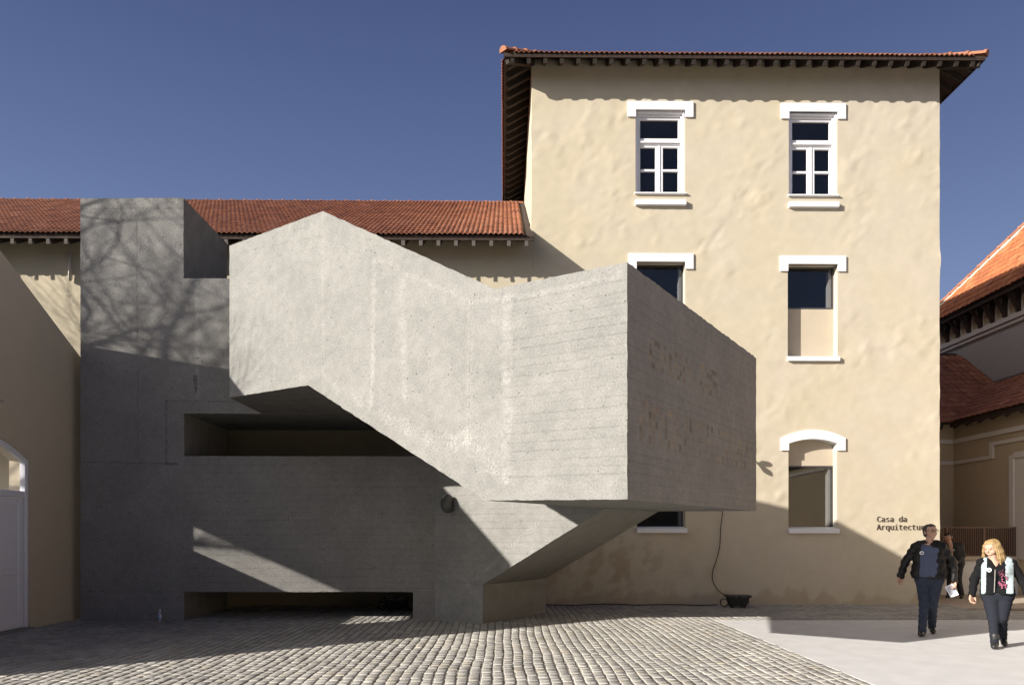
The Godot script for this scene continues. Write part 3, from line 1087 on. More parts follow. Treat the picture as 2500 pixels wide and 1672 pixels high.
	solid("side_parapet", ll, shifted(ll, Vector3.RIGHT * 0.3), Vector3.BACK, Vector3.UP, M.concrete, t)
	for i in 10:
		var mb := MB.new()
		var k := (i + 0.5) / 10.0
		mb.box(a.lerp(b, k) + E2 * 1.12 + Vector3.UP * 0.30, Vector3(0.36, 0.2, 1.6), Basis(E1, Vector3.UP, -E2))
		obj("step", mb.done(), M.concrete, t)
	# rear mass: tall block, slots
	wall_begin(6.85, 8.1, 105.0, 0.485, 131)
	var A := func(pts): return pts.map(func(p): return [p[0] + 8.05, p[1] + 0.05])
	wall_stroke(A.call([[-8.0, 7.72], [-6.0, 7.74]]), 0.02, -0.12, 0.10, 71, 0.3)
	wall_stroke(A.call([[-8.0, 7.84], [-6.0, 7.86]]), 0.11, 0.05, 0.10, 72)
	wall_stroke(A.call([[-6.90, 7.7], [-6.89, 3.0]]), 0.014, -0.22, 0.0, 73, 0.5)
	wall_stroke(A.call([[-6.36, 4.12], [-6.36, 2.95], [-6.15, 2.94]]), 0.03, -0.20, 0.30, 74, 0.3)
	wall_stroke(A.call([[-7.95, 2.97], [-6.15, 2.94]]), 0.022, -0.18, 0.22, 75, 0.4)
	wall_stroke(A.call([[-5.80, 6.35], [-5.78, 4.2]]), 0.06, 0.10, 0.30, 76, 0.1)
	wall_stroke(A.call([[-5.82, 4.6], [-5.80, 4.3]]), 0.05, -0.35, 0.3, 79, 0.3)
	wall_stroke(A.call([[-6.36, 4.12], [-4.6, 4.10]]), 0.025, -0.15, 0.25, 77, 0.3)
	wall_stroke(A.call([[-8.0, 0.53], [-1.3, 0.53]]), 0.014, -0.12, 0.0, 78, 0.4)
	wall_stroke(A.call([[-6.4, 2.03], [-1.4, 2.03]]), 0.014, -0.12, 0.0, 80, 0.4)
	wall_boards(2.0, 6.7, 0.65, 3.0, 0.13, 0.0, 9)
	wall_pits(900, 53, 0.009, 0.55)
	var rear_mat := wall_mat(Color(1.0, 0.985, 0.955), 0.92, 1.2)
	var auv := func(p: Vector3): return Vector2((p.x + 8.05) / 6.85, 1.0 - (p.y + 0.05) / 8.1)
	var z := -13.55
	var ro := []
	for p in [[-7.96, -0.05], [-6.02, -0.05], [-6.02, 0.525], [-1.715, 0.525], [-1.715, -0.05], [-1.30, -0.05], [-1.30, 3.085], [-6.02, 3.085], [-6.02, 3.885], [-1.45, 3.885], [-1.45, 6.43], [-6.03, 6.43], [-6.03, 7.94], [-7.96, 7.92]]:
		ro.append(Vector3(p[0], p[1], z))
	solid("rear_wall", ro, shifted(ro, Vector3(0, 0, -2.12)), Vector3.RIGHT, Vector3.UP, rear_mat, t, auv)
	var lk := MB.new()
	lk.box(Vector3(-4.63, 6.15, -15.99), Vector3(6.62, 0.3, 0.63))
	lk.box(Vector3(-7.80, 3.0, -15.99), Vector3(0.28, 5.99, 0.63))
	lk.box(Vector3(-1.46, 3.0, -15.99), Vector3(0.28, 5.99, 0.63))
	obj("link_wall", lk.done(), M.concrete, t)
	# lower flight: parapet that stands on the plinth and climbs to the box
	wall_begin(3.7, 4.8, 130.0, 0.49, 141)
	wall_boards(0.0, 3.6, 0.8, 4.6, 0.12, 0.0, 11)
	wall_stroke([[0.75, 0.75], [1.2, 1.05], [2.3, 1.95]], 0.06, 0.02, 0.55, 81, 0.2)
	wall_stroke([[0.0, 0.76], [1.1, 0.76]], 0.012, -0.15, 0.0, 82, 0.3)
	wall_pits(500, 54, 0.006, 0.65)
	var low_mat := wall_mat(Color(1.0, 0.994, 0.966), 0.92, 1.1)
	var S0 := Vector3(-1.30, 0, -13.55)
	var luv := func(p: Vector3): return Vector2((p - S0).dot(E1) / 3.7, 1.0 - (p.y + 0.05) / 4.8)
	var bt := func(s: float, h: float): return S0 + E1 * s + Vector3.UP * h
	var po := [bt.call(0.0, -0.05), bt.call(1.083, -0.05), bt.call(1.083, 0.705), bt.call(3.49, 2.03), bt.call(3.49, 4.55), bt.call(1.1, 3.25), bt.call(0.0, 3.085)]
	var pi := shifted(po, E2 * 0.30)
	pi[0] = pi[0] + E1 * 0.2
	pi[6] = pi[6] + E1 * 0.2
	solid("lower_parapet", po, pi, E1, Vector3.UP, low_mat, t, luv)
	var fw := 2.18
	var la := bt.call(1.083, 0.707) as Vector3
	var lb := bt.call(3.49, 2.032) as Vector3
	var lso := [la + E2 * g - E1 * g, lb + E2 * g, lb + E2 * fw, la + E2 * fw - E1 * g]
	solid("lower_flight_slab", lso, shifted(lso, Vector3.UP * 0.30), E2, E1, M.concrete, t)
	var q := [bt.call(1.083, -0.05) + E2 * g, bt.call(1.083, -0.05) + E2 * fw, bt.call(1.083, 0.70) + E2 * fw, bt.call(1.083, 0.70) + E2 * g]
	var qi := shifted(q, -E1 * 1.0)
	solid("plinth", q, qi, E2, Vector3.UP, M.concrete, t)
	var k2 := shifted([bt.call(1.10, 0.84), bt.call(3.48, 2.15), bt.call(3.48, 3.0), bt.call(1.10, 1.7)], E2 * (fw - 0.004))
	solid("far_parapet", shifted(k2, -E2 * 0.28), k2, E1, Vector3.UP, M.concrete, t)
	for i in 8:
		var mb := MB.new()
		mb.box(la.lerp(lb, (i + 0.5) / 8.0) + E2 * 1.1 + Vector3.UP * 0.30, Vector3(0.34, 0.2, 1.6), Basis(E1, Vector3.UP, -E2))
		obj("step", mb.done(), M.concrete, t)


# ---------------------------------------------------------------- neighbours

func build_left_house():
	var t := thing("gabled_house", "shaded cream gable wall with a white arched door at the left edge", "building")
	var X := -8.15
	var P := func(d: float, h: float): return Vector3(X, h, -d)
	var out := [P.call(6.5, -0.1), P.call(9.95, -0.1), P.call(9.95, 2.88)]
	for i in range(1, 10):
		var k := i / 10.0
		out.append(P.call(lerpf(9.95, 12.4, k), 2.88 + 0.36 * (1.0 - pow(2.0 * k - 1.0, 2.0))))
	out.append_array([P.call(12.4, 2.88), P.call(12.4, -0.1), P.call(13.95, -0.1), P.call(13.95, 4.98), P.call(11.2, 6.46), P.call(8.3, 4.78)])
	var mb := MB.new(false, true)
	mb.col = Color(0.46, 0.395, 0.30)
	var o := PackedVector3Array(out)
	var n := PackedVector3Array(out.map(func(p): return p + Vector3(-0.35, 0, 0)))
	mb.loop(o, n, Vector3.FORWARD, Vector3.UP)
	obj("gable_wall", mb.done(), M.smooth_plaster, t)
	var wb := MB.new(false, true)
	wb.col = Color(0.45, 0.39, 0.30)
	wb.box(Vector3(-9.65, 2.3, -8.45), Vector3(2.3, 4.6, 0.3))
	wb.box(Vector3(-9.65, 2.3, -13.8), Vector3(2.3, 4.7, 0.3))
	wb.box(Vector3(-10.95, 0.5, -11.1), Vector3(0.3, 1.0, 5.6))
	wb.box(Vector3(-10.95, 2.9, -13.3), Vector3(0.3, 3.8, 1.2))
	wb.box(Vector3(-10.95, 4.62, -10.7), Vector3(0.3, 1.06, 4.4))
	obj("outer_walls", wb.done(), M.smooth_plaster, t)
	var roof := obj("roof", sheet([Vector3(-11.2, 6.30, -11.2), Vector3(-8.42, 6.30, -11.2), Vector3(-8.42, 4.76, -14.05), Vector3(-11.2, 4.76, -14.05)], 0.08), M.wood, t)
	obj("roof_plane", sheet([Vector3(-11.2, 4.64, -8.2), Vector3(-8.42, 4.64, -8.2), Vector3(-8.42, 6.30, -11.2), Vector3(-11.2, 6.30, -11.2)], 0.08), M.wood, roof)
	# door: two white leaves under a glazed arch
	var door := MB.new()
	var xf := X - 0.07
	door.bev(Vector3(xf, 1.42, -12.36), Vector3(0.10, 2.95, 0.085), 0.01)
	door.bev(Vector3(xf, 1.42, -9.99), Vector3(0.10, 2.95, 0.085), 0.01)
	door.bev(Vector3(xf, 2.29, -11.175), Vector3(0.10, 0.11, 2.28), 0.01)
	for i in 12:
		var k0 := i / 12.0
		var k1 := (i + 1) / 12.0
		var f := func(k): return Vector3(xf, 2.85 + 0.36 * (1.0 - pow(2.0 * k - 1.0, 2.0)), lerpf(-9.95, -12.4, k))
		door.beam(f.call(k0), f.call(k1), 0.10, 0.08, Vector3.RIGHT)
	var d := obj("door", door.done(), M.door_paint, t)
	for s in [0, 1]:
		var zc: float = -11.75 if s == 0 else -10.6
		var lf := MB.new()
		lf.box(Vector3(xf - 0.012, 1.13, zc), Vector3(0.045, 2.2, 1.125))
		for e in [-1.0, 1.0]:
			lf.bev(Vector3(xf + 0.012, 1.13, zc + e * 0.50), Vector3(0.03, 2.2, 0.12), 0.008)
			lf.bev(Vector3(xf + 0.012, 1.13 + e * 1.03, zc), Vector3(0.03, 0.14, 0.88), 0.008)
		lf.bev(Vector3(xf + 0.012, 1.0, zc), Vector3(0.03, 0.14, 0.88), 0.008)
		obj("door_leaf", lf.done(), M.door_paint, d)
	var gl := MB.new()
	var go := [Vector3(xf, 2.34, -9.97)]
	for i in 11:
		var k := i / 10.0
		go.append(Vector3(xf, 2.83 + 0.36 * (1.0 - pow(2.0 * k - 1.0, 2.0)), lerpf(-9.97, -12.38, k)))
	go.append(Vector3(xf, 2.34, -12.38))
	go.reverse()
	var gp := PackedVector3Array(go)
	var gq := PackedVector3Array(go.map(func(p): return p - Vector3(0.006, 0, 0)))
	gl.loop(gp, gq, Vector3.FORWARD, Vector3.UP)
	obj("fanlight_pane", gl.done(), M.clear_glass, d)
	var sb := MB.new()
	sb.bev(Vector3(X - 0.05, 0.0, -11.175), Vector3(0.3, 0.06, 2.4), 0.01)
	obj("threshold", sb.done(), M.concrete, d)
	# a small lamp on the gable
	var l := thing("wall_lamp", "small dark wall lamp on the shaded gable at the left edge", "lamp", Vector3(X + 0.01, 3.74, -11.52))
	var lm := MB.new(true)
	lm.lathe([Vector2(0.0, -0.02), Vector2(0.04, -0.02), Vector2(0.07, 0.0), Vector2(0.075, 0.025), Vector2(0.0, 0.04)], 16, Transform3D(Basis(), Vector3(0.08, 0, 0)))
	obj("shade", lm.done(), M.grey_plaster, l)
	var ar := MB.new()
	ar.bev(Vector3(0.035, 0.02, 0), Vector3(0.07, 0.03, 0.03), 0.004)
	obj("arm", ar.done(), M.alu, l)


func slate_rows(roof: Node3D, o: Vector3, along: Vector3, up: Vector3, n_along: int, n_up: int, pw: float, pl: float, keep: Callable):
	var tm := tile_mesh(pw * 1.01, pl * 1.15, 1)
	lay_tiles(roof, tm, o, along, up, n_along, n_up, pw, pl, keep, 0)


func build_right_houses():
	# tall block with a steep orange roof, side on
	var t := thing("tall_house", "tall house with steep orange tiled roof and dark bracketed eaves", "building")
	var X := 16.3
	var zf := -26.75
	var zn := -14.0
	var wb := MB.new()
	wb.box(Vector3(X + 4.0, 4.9, (zf + zn) * 0.5), Vector3(8.0, 10.0, zn - zf))
	obj("wall", wb.done(), M.grey_plaster, t)
	var co := MB.new()
	co.box(Vector3(X - 0.04, 8.38, (zf + zn) * 0.5), Vector3(0.10, 0.10, zn - zf))
	co.box(Vector3(X - 0.07, 8.50, (zf + zn) * 0.5), Vector3(0.16, 0.09, zn - zf))
	co.box(Vector3(X - 0.05, 8.59, (zf + zn) * 0.5), Vector3(0.12, 0.05, zn - zf))
	obj("cornice", co.done(), M.far_trim, t)
	var n := int((zn - zf) / 0.6)
	for i in n:
		var z := zf + 0.15 + 0.6 * i
		if z > -17.5:
			break
		var b := MB.new()
		b.box(Vector3(X - 0.07, 9.0, z), Vector3(0.12, 0.72, 0.10))
		b.beam(Vector3(X - 0.08, 8.72, z), Vector3(X - 0.30, 9.12, z), 0.09, 0.09, Vector3.BACK)
		b.beam(Vector3(X - 0.30, 9.12, z), Vector3(X - 0.48, 9.32, z), 0.09, 0.09, Vector3.BACK)
		obj("eave_bracket", b.done(), M.wood, t)
		var f := MB.new()
		var za := z + 0.09
		var zb := z + 0.51
		f.box(Vector3(X - 0.02, 8.66, (za + zb) * 0.5), Vector3(0.05, 0.05, zb - za))
		f.box(Vector3(X - 0.02, 8.86, za + 0.02), Vector3(0.05, 0.40, 0.045))
		f.box(Vector3(X - 0.02, 8.86, zb - 0.02), Vector3(0.05, 0.40, 0.045))
		for k in 5:
			var a := PI * k / 5.0
			var c := PI * (k + 1) / 5.0
			var zc := (za + zb) * 0.5
			f.beam(Vector3(X - 0.02, 9.05 + 0.17 * sin(a), zc - 0.19 * cos(a)), Vector3(X - 0.02, 9.05 + 0.17 * sin(c), zc - 0.19 * cos(c)), 0.05, 0.05, Vector3.RIGHT)
		var fr := obj("attic_window", f.done(), M.far_trim, t)
		var p := MB.new()
		p.box(Vector3(X - 0.005, 8.9, (za + zb) * 0.5), Vector3(0.02, 0.5, zb - za - 0.06))
		obj("attic_panel", p.done(), M.far_plaster, fr)
	var sl := 1.19
	var ex := X - 0.52
	var ey := 9.42
	var ez := zf - 0.52
	var rx := X + 4.0
	var ry := ey + sl * (rx - ex)
	var hz := ez + (rx - ex)
	var roof := obj("roof", sheet([Vector3(ex, ey, ez), Vector3(ex, ey, zn), Vector3(rx, ry, zn), Vector3(rx, ry, hz)], 0.06), M.wood, t)
	obj("roof_plane", sheet([Vector3(2 * rx - ex, ey, ez), Vector3(ex, ey, ez), Vector3(rx, ry, hz)], 0.06), M.wood, roof)
	obj("roof_plane", sheet([Vector3(2 * rx - ex, ey, zn), Vector3(2 * rx - ex, ey, ez), Vector3(rx, ry, hz), Vector3(rx, ry, zn)], 0.06), M.wood, roof)
	var fb := MB.new()
	fb.box(Vector3(ex + 0.02, ey - 0.09, (ez + zn) * 0.5), Vector3(0.05, 0.24, zn - ez))
	fb.box(Vector3(ex + 0.3, ey - 0.03, (ez + zn) * 0.5), Vector3(0.56, 0.05, zn - ez))
	obj("eave_board", fb.done(), M.wood, roof)
	var up := Vector3(1, sl, 0).normalized()
	var tm := tile_mesh(0.245, 0.40, 1)
	lay_tiles(roof, tm, Vector3(ex - 0.04, ey - 0.02, ez), Vector3.BACK, up, int((zn - ez) / 0.24), 18, 0.24, 0.33, func(p): return p.z > ez + (p.x - ex) and p.z < -17.0, 90, Color(1.3, 1.15, 0.85))
	var hd := Vector3(1, sl, 1).normalized()
	var mo := MB.new()
	mo.beam(Vector3(ex, ey + 0.05, ez), Vector3(ex, ey + 0.05, ez) + hd * 7.0, 0.18, 0.10)
	obj("mortar_line", mo.done(), M.mortar, roof)
	var rm := ridge_mesh(0.44, 0.10)
	for k in 16:
		var y := (Vector3.UP - hd * hd.y).normalized()
		obj("ridge_tile", rm, M.tiles[k % 4], roof).transform = Transform3D(Basis(y.cross(hd * -1.0), y, hd * -1.0), Vector3(ex - 0.03, ey + 0.07, ez - 0.02) + hd * (0.40 * (k + 1)))
	# low house with two roof planes meeting in a valley
	var h := thing("low_house", "low tan house with dark tiled roofs and pale bands beside the tower", "building")
	var Xw := 13.8
	var Zc := -21.8
	var lb := MB.new()
	lb.box(Vector3(11.9, 2.6, Zc - 0.2), Vector3(3.8, 5.2, 0.4))
	lb.box(Vector3(Xw + 0.2, 2.6, (Zc + 12.0) * 0.5), Vector3(0.4, 5.2, 12.0 - Zc))
	lb.box(Vector3(15.0, 2.6, 11.8), Vector3(2.2, 5.2, 0.4))
	obj("wall", lb.done(), M.far_plaster, h)
	var bands := MB.new()
	for y in [[4.45, 0.13, 0.07], [3.80, 0.10, 0.05]]:
		bands.box(Vector3(11.9, y[0], Zc + y[2] * 0.5), Vector3(3.8, y[1], y[2]))
	bands.box(Vector3(Xw - 0.035, 4.45, (Zc + 12.0) * 0.5 + 0.035), Vector3(0.07, 0.13, 12.0 - Zc))
	bands.box(Vector3(Xw - 0.025, 3.80, -20.95), Vector3(0.05, 0.10, 1.66))
	bands.box(Vector3(Xw - 0.025, 3.985, -20.06), Vector3(0.05, 0.47, 0.14))
	bands.box(Vector3(Xw - 0.025, 4.16, -18.9), Vector3(0.05, 0.10, 2.16))
	obj("wall_band", bands.done(), M.far_trim, h)
	var dr := MB.new()
	dr.box(Vector3(Xw - 0.03, 2.3, -19.22), Vector3(0.09, 2.9, 0.16))
	dr.box(Vector3(Xw - 0.03, 3.74, -18.4), Vector3(0.09, 0.16, 1.5))
	dr.box(Vector3(Xw - 0.01, 2.3, -18.4), Vector3(0.05, 2.7, 1.5))
	obj("door_frame", dr.done(), M.far_trim, h)
	# frontal roof plane and side roof plane
	var s1 := 0.75
	var zeave := Zc + 0.40
	var he := 4.98
	var z1 := -25.6
	var r1 := obj("roof", sheet([Vector3(9.8, he, zeave), Vector3(13.45, he, zeave), Vector3(16.28, he + s1 * 2.28, zeave - 2.28), Vector3(16.28, he + s1 * (zeave - z1), z1), Vector3(9.8, he + s1 * (zeave - z1), z1)], 0.06), M.wood, h)
	var s2 := 0.6
	var xe := 13.42
	var r2 := obj("roof_side", sheet([Vector3(xe, he, zeave), Vector3(xe, he, 12.3), Vector3(16.28, he + s2 * (16.28 - xe), 12.3), Vector3(16.28, he + s2 * (16.28 - xe), zeave - 2.28)], 0.06), M.wood, h)
	slate_rows(r1, Vector3(9.8, he, zeave + 0.04), Vector3.RIGHT, Vector3(0, s1, -1).normalized(), 27, 15, 0.24, 0.33, func(p): return p.x < 13.4 + (zeave - p.z) * 1.24 and p.x < 16.2)
	slate_rows(r2, Vector3(xe - 0.04, he, zeave - 2.3), Vector3.BACK, Vector3(1, s2, 0).normalized(), 32, 10, 0.24, 0.33, func(p): return p.z > zeave - (p.x - xe) * 0.79 and p.x < 16.2)
	for i in 9:
		var rt := MB.new()
		rt.beam(Vector3(xe + 0.06, he - 0.14, zeave + 0.1 + 0.55 * i), Vector3(Xw + 0.2, he - 0.14 + s2 * 0.6, zeave + 0.1 + 0.55 * i), 0.09, 0.15)
		obj("rafter", rt.done(), M.wood, r2)
	for i in 7:
		var rt := MB.new()
		rt.beam(Vector3(13.2 - 0.55 * i, he - 0.14, zeave - 0.05), Vector3(13.2 - 0.55 * i, he - 0.14 + s1 * 0.5, zeave - 0.6), 0.09, 0.15)
		obj("rafter", rt.done(), M.wood, r1)
	var fb2 := MB.new()
	fb2.box(Vector3(xe + 0.03, he - 0.07, (zeave + 12.3) * 0.5), Vector3(0.04, 0.16, 12.3 - zeave))
	obj("eave_board", fb2.done(), M.wood, r2)
	# terrace with a rusty railing
	var w := thing("terrace_wall", "low pale terrace wall under the rusty railing", "wall")
	var tb := MB.new()
	tb.bev(Vector3(13.2, 0.46, -20.35), Vector3(6.0, 0.92, 2.6), 0.01)
	obj("wall", tb.done(), M.pave, w)
	var cp := MB.new()
	cp.bev(Vector3(13.2, 0.975, -20.33), Vector3(6.0, 0.11, 2.7), 0.012)
	obj("coping", cp.done(), M.walkway, w)
	var r := thing("railing", "rusty brown flat bar railing on the terrace behind the people", "railing")
	var x := 11.2
	while x < 13.86:
		var b := MB.new()
		b.box(Vector3(x, 1.40, -19.1), Vector3(0.012, 0.76, 0.045))
		obj("baluster", b.done(), M.rust, r)
		x += 0.058
	for px in [11.9, 12.9, 13.86]:
		var b := MB.new()
		b.box(Vector3(px, 1.40, -19.1), Vector3(0.05, 0.78, 0.05))
		obj("post", b.done(), M.rust, r)
	var hr := MB.new()
	hr.box(Vector3(12.53, 1.80, -19.1), Vector3(2.72, 0.03, 0.06))
	hr.beam(Vector3(13.87, 1.80, -19.1), Vector3(14.9, 1.18, -19.1), 0.06, 0.03)
	hr.box(Vector3(12.53, 1.05, -19.1), Vector3(2.72, 0.03, 0.05))
	obj("handrail", hr.done(), M.rust, r)


func build_opposite():
	# the shaded range across the yard, behind the viewer: the low windows mirror it
	var t := thing("opposite_building", "long brown range across the yard behind the viewer mirrored in the low windows", "building")
	var b := MB.new()
	b.box(Vector3(0, 3.6, 33.0), Vector3(56.0, 7.2, 8.0))
	obj("wall", b.done(), M.far_plaster, t)
	var roof := obj("roof", sheet([Vector3(-28.5, 7.2, 37.5), Vector3(28.5, 7.2, 37.5), Vector3(28.5, 9.6, 33.0), Vector3(-28.5, 9.6, 33.0)], 0.1), M.wood, t)
	obj("roof_plane", sheet([Vector3(-28.5, 9.6, 33.0), Vector3(28.5, 9.6, 33.0), Vector3(28.5, 7.2, 28.5), Vector3(-28.5, 7.2, 28.5)], 0.1), M.tiles[2], roof)
	for i in 9:
		var w := MB.new()
		w.bev(Vector3(-22.0 + 5.5 * i, 2.6, 28.97), Vector3(1.3, 2.2, 0.08), 0.01)
		var o := obj("window", w.done(), M.far_trim, t)
		var g := MB.new()
		g.box(Vector3(-22.0 + 5.5 * i, 2.6, 28.92), Vector3(1.1, 2.0, 0.02))
		obj("pane", g.done(), M.lens, o)


# ---------------------------------------------------------------- ground

func sett_mesh(seed_: int) -> ArrayMesh:      # a granite sett, one unit long and wide: worn top, rounded edges
	var r := RandomNumberGenerator.new()
	r.seed = seed_
	var mb := MB.new(true)
	var g := []
	for j in 4:
		var row := []
		for i in 4:
			var e := (1 if i in [0, 3] else 0) + (1 if j in [0, 3] else 0)
			var x := [-0.5, -0.38, 0.38, 0.5][i] as float
			var z := [-0.5, -0.40, 0.40, 0.5][j] as float
			if e == 2:
				x *= 0.90
				z *= 0.90
			row.append(Vector3(x + r.randf_range(-0.045, 0.045), [0.0, -0.005, -0.011][e] + r.randf_range(-0.003, 0.003), z + r.randf_range(-0.04, 0.04)))
		g.append(row)
	for j in 3:
		for i in 3:
			mb.quad(g[j + 1][i], g[j + 1][i + 1], g[j][i + 1], g[j][i])
	var rim := []
	for i in 3:
		rim.append(g[0][i])
	for j in 3:
		rim.append(g[j][3])
	for i in 3:
		rim.append(g[3][3 - i])
	for j in 3:
		rim.append(g[3 - j][0])
	for i in rim.size():
		var a: Vector3 = rim[i]
		var b: Vector3 = rim[(i + 1) % rim.size()]
		mb.quad(a, b, b * Vector3(1.0, 0, 1.0) + Vector3(0, -0.075, 0), a * Vector3(1.0, 0, 1.0) + Vector3(0, -0.075, 0))
	return mb.done()


func build_ground():
	struct("ground", sheet([Vector3(-250, -0.09, 120), Vector3(250, -0.09, 120), Vector3(250, -0.09, -250), Vector3(-250, -0.09, -250)], 0.3), M.ground)
	struct("yard_bed", sheet([Vector3(-8.3, -0.0095, 14), Vector3(3.96, -0.0095, 14), Vector3(3.96, -0.0095, -13.43), Vector3(14, -0.0095, -13.43), Vector3(14, -0.0095, -15.5), Vector3(10.1, -0.0095, -15.5), Vector3(10.1, -0.0095, -16.6), Vector3(-8.3, -0.0095, -16.6)], 0.05), M.joint)
	struct("pavement", sheet([Vector3(3.965, -0.002, 14), Vector3(30, -0.002, 14), Vector3(30, -0.002, -13.42), Vector3(3.965, -0.002, -13.42)], 0.2), M.pave)
	struct("path", sheet([Vector3(10.1, 0.002, -15.5), Vector3(14.0, 0.002, -15.5), Vector3(14.0, 0.002, -13.44), Vector3(30.0, 0.002, -13.44), Vector3(30.0, 0.002, -30.0), Vector3(10.1, 0.002, -30.0)], 0.2), M.walkway)
	var yard := Node3D.new()
	yard.name = "cobbled_yard"
	yard.set_meta("kind", "structure")
	add_child(yard)
	var meshes := []
	for i in 6:
		meshes.append(sett_mesh(300 + i))
	var wav := noise(0.22, 91, 2)
	var all := []
	var pitch := 0.128
	for col in range(-64, 109):
		var z := 7.0 if col < 31 else -13.44
		z -= rng.randf() * 0.1
		while z > -16.36:
			var l := rng.randf_range(0.115, 0.20)
			var xc := col * pitch + 0.061
			var zc := z - l * 0.5
			z -= l
			if zc > -5.0 and (zc > 1.0 or rng.randf() < 0.0):
				continue
			var x := xc + wav.get_noise_2d(xc * 2.0, zc * 1.6) * 0.045 * clampf(absf(3.9 - xc), 0.05, 1.0) + rng.randf_range(-0.004, 0.004)
			if x > 3.93 and zc > -13.5:
				continue
			if x > 10.05 and zc < -15.45:
				continue
			# under the concrete legs there are none
			if zc < -13.6 and zc > -15.6 and ((x > -7.9 and x < -6.1) or (x > -1.65 and x < -0.4)):
				continue
			var b := Basis(Vector3.UP, rng.randf_range(-0.07, 0.07) + (PI if rng.randf() < 0.5 else 0.0)) * Basis(Vector3.RIGHT, rng.randf_range(-0.014, 0.014)) * Basis(Vector3.BACK, rng.randf_range(-0.018, 0.018))
			b = b * Basis.from_scale(Vector3(rng.randf_range(0.111, 0.126), 1.0, l - rng.randf_range(0.0, 0.008)))
			var tr := Transform3D(b, Vector3(x, rng.randf_range(-0.005, 0.002), zc))
			var u := x / -zc
			var seen := zc < -6.5 and u > -0.72 and u < 0.74
			all.append([zc if seen else -99.0, tr])
	all.sort_custom(func(a, b): return a[0] > b[0])
	for i in 300:
		obj("sett", meshes[rng.randi() % 6], M.setts[rng.randi() % 4], yard).transform = all[i][1]
	var places := []
	var tints := []
	for i in range(300, all.size()):
		places.append(all[i][1])
		var k := rng.randf()
		var c := Color(0.51, 0.485, 0.44).lerp(Color(0.58, 0.555, 0.505), rng.randf())
		if k < 0.15:
			c = Color(0.45, 0.43, 0.40)
		elif k > 0.88:
			c = Color(0.54, 0.495, 0.42)
		var at: Vector3 = all[i][1].origin
		tints.append(c * rng.randf_range(0.86, 1.08) * (1.0 + 0.22 * n_tone.get_noise_2d(at.x * 1.3, at.z * 1.3)))
	many("sett_paving", meshes[0], M.sett, places, tints, yard)


# ---------------------------------------------------------------- small things

func floodlight(called: String, label: String, at: Vector3, turn: float):
	var t := thing(called, label, "floodlight", at, turn, "floodlights on the cobbles")
	var b := MB.new()
	# a tapering black housing, face up
	var lo := []
	var hi := []
	for p in [Vector2(-1, -1), Vector2(1, -1), Vector2(1, 1), Vector2(-1, 1)]:
		lo.append(Vector3(p.x * 0.17, 0.035, p.y * 0.10))
		hi.append(Vector3(p.x * 0.22, 0.235, p.y * 0.15))
	for i in 4:
		var k := (i + 1) % 4
		b.quad(lo[k], lo[i], hi[i], hi[k])
	b.quad(lo[0], lo[1], lo[2], lo[3])
	b.quad(hi[3], hi[2], hi[1], hi[0])
	b.bev(Vector3(0, 0.255, 0), Vector3(0.52, 0.045, 0.36), 0.008)
	obj("housing", b.done(), M.black, t)
	var g := MB.new()
	g.bev(Vector3(0, 0.281, 0), Vector3(0.44, 0.012, 0.28), 0.003)
	obj("front_glass", g.done(), M.lens, t)
	for s in [-1.0, 1.0]:
		var f := MB.new()
		f.bev(Vector3(s * 0.13, 0.017, 0), Vector3(0.04, 0.036, 0.22), 0.004)
		obj("foot", f.done(), M.black, t)
		var br := MB.new()
		br.beam(Vector3(s * 0.24, 0.24, 0.02), Vector3(s * 0.215, 0.06, 0.09), 0.02, 0.035)
		obj("bracket", br.done(), M.black, t)
	for s in [-0.09, 0.05, 0.11]:
		var f := MB.new()
		f.bev(Vector3(s, 0.25, 0.182), Vector3(0.03, 0.06, 0.012), 0.003)
		obj("clip", f.done(), M.alu, t)
	var ring := MB.new(true)
	var pts := []
	var rr := []
	for i in 33:
		var a := TAU * i / 14.0
		pts.append(Vector3(-0.30 + 0.085 * cos(a), 0.11 + 0.085 * sin(a), -0.03 + 0.003 * i))
		rr.append(0.009)
	ring.tube(pts, rr, 6)
	obj("cable_coil", ring.done(), M.cable, t)


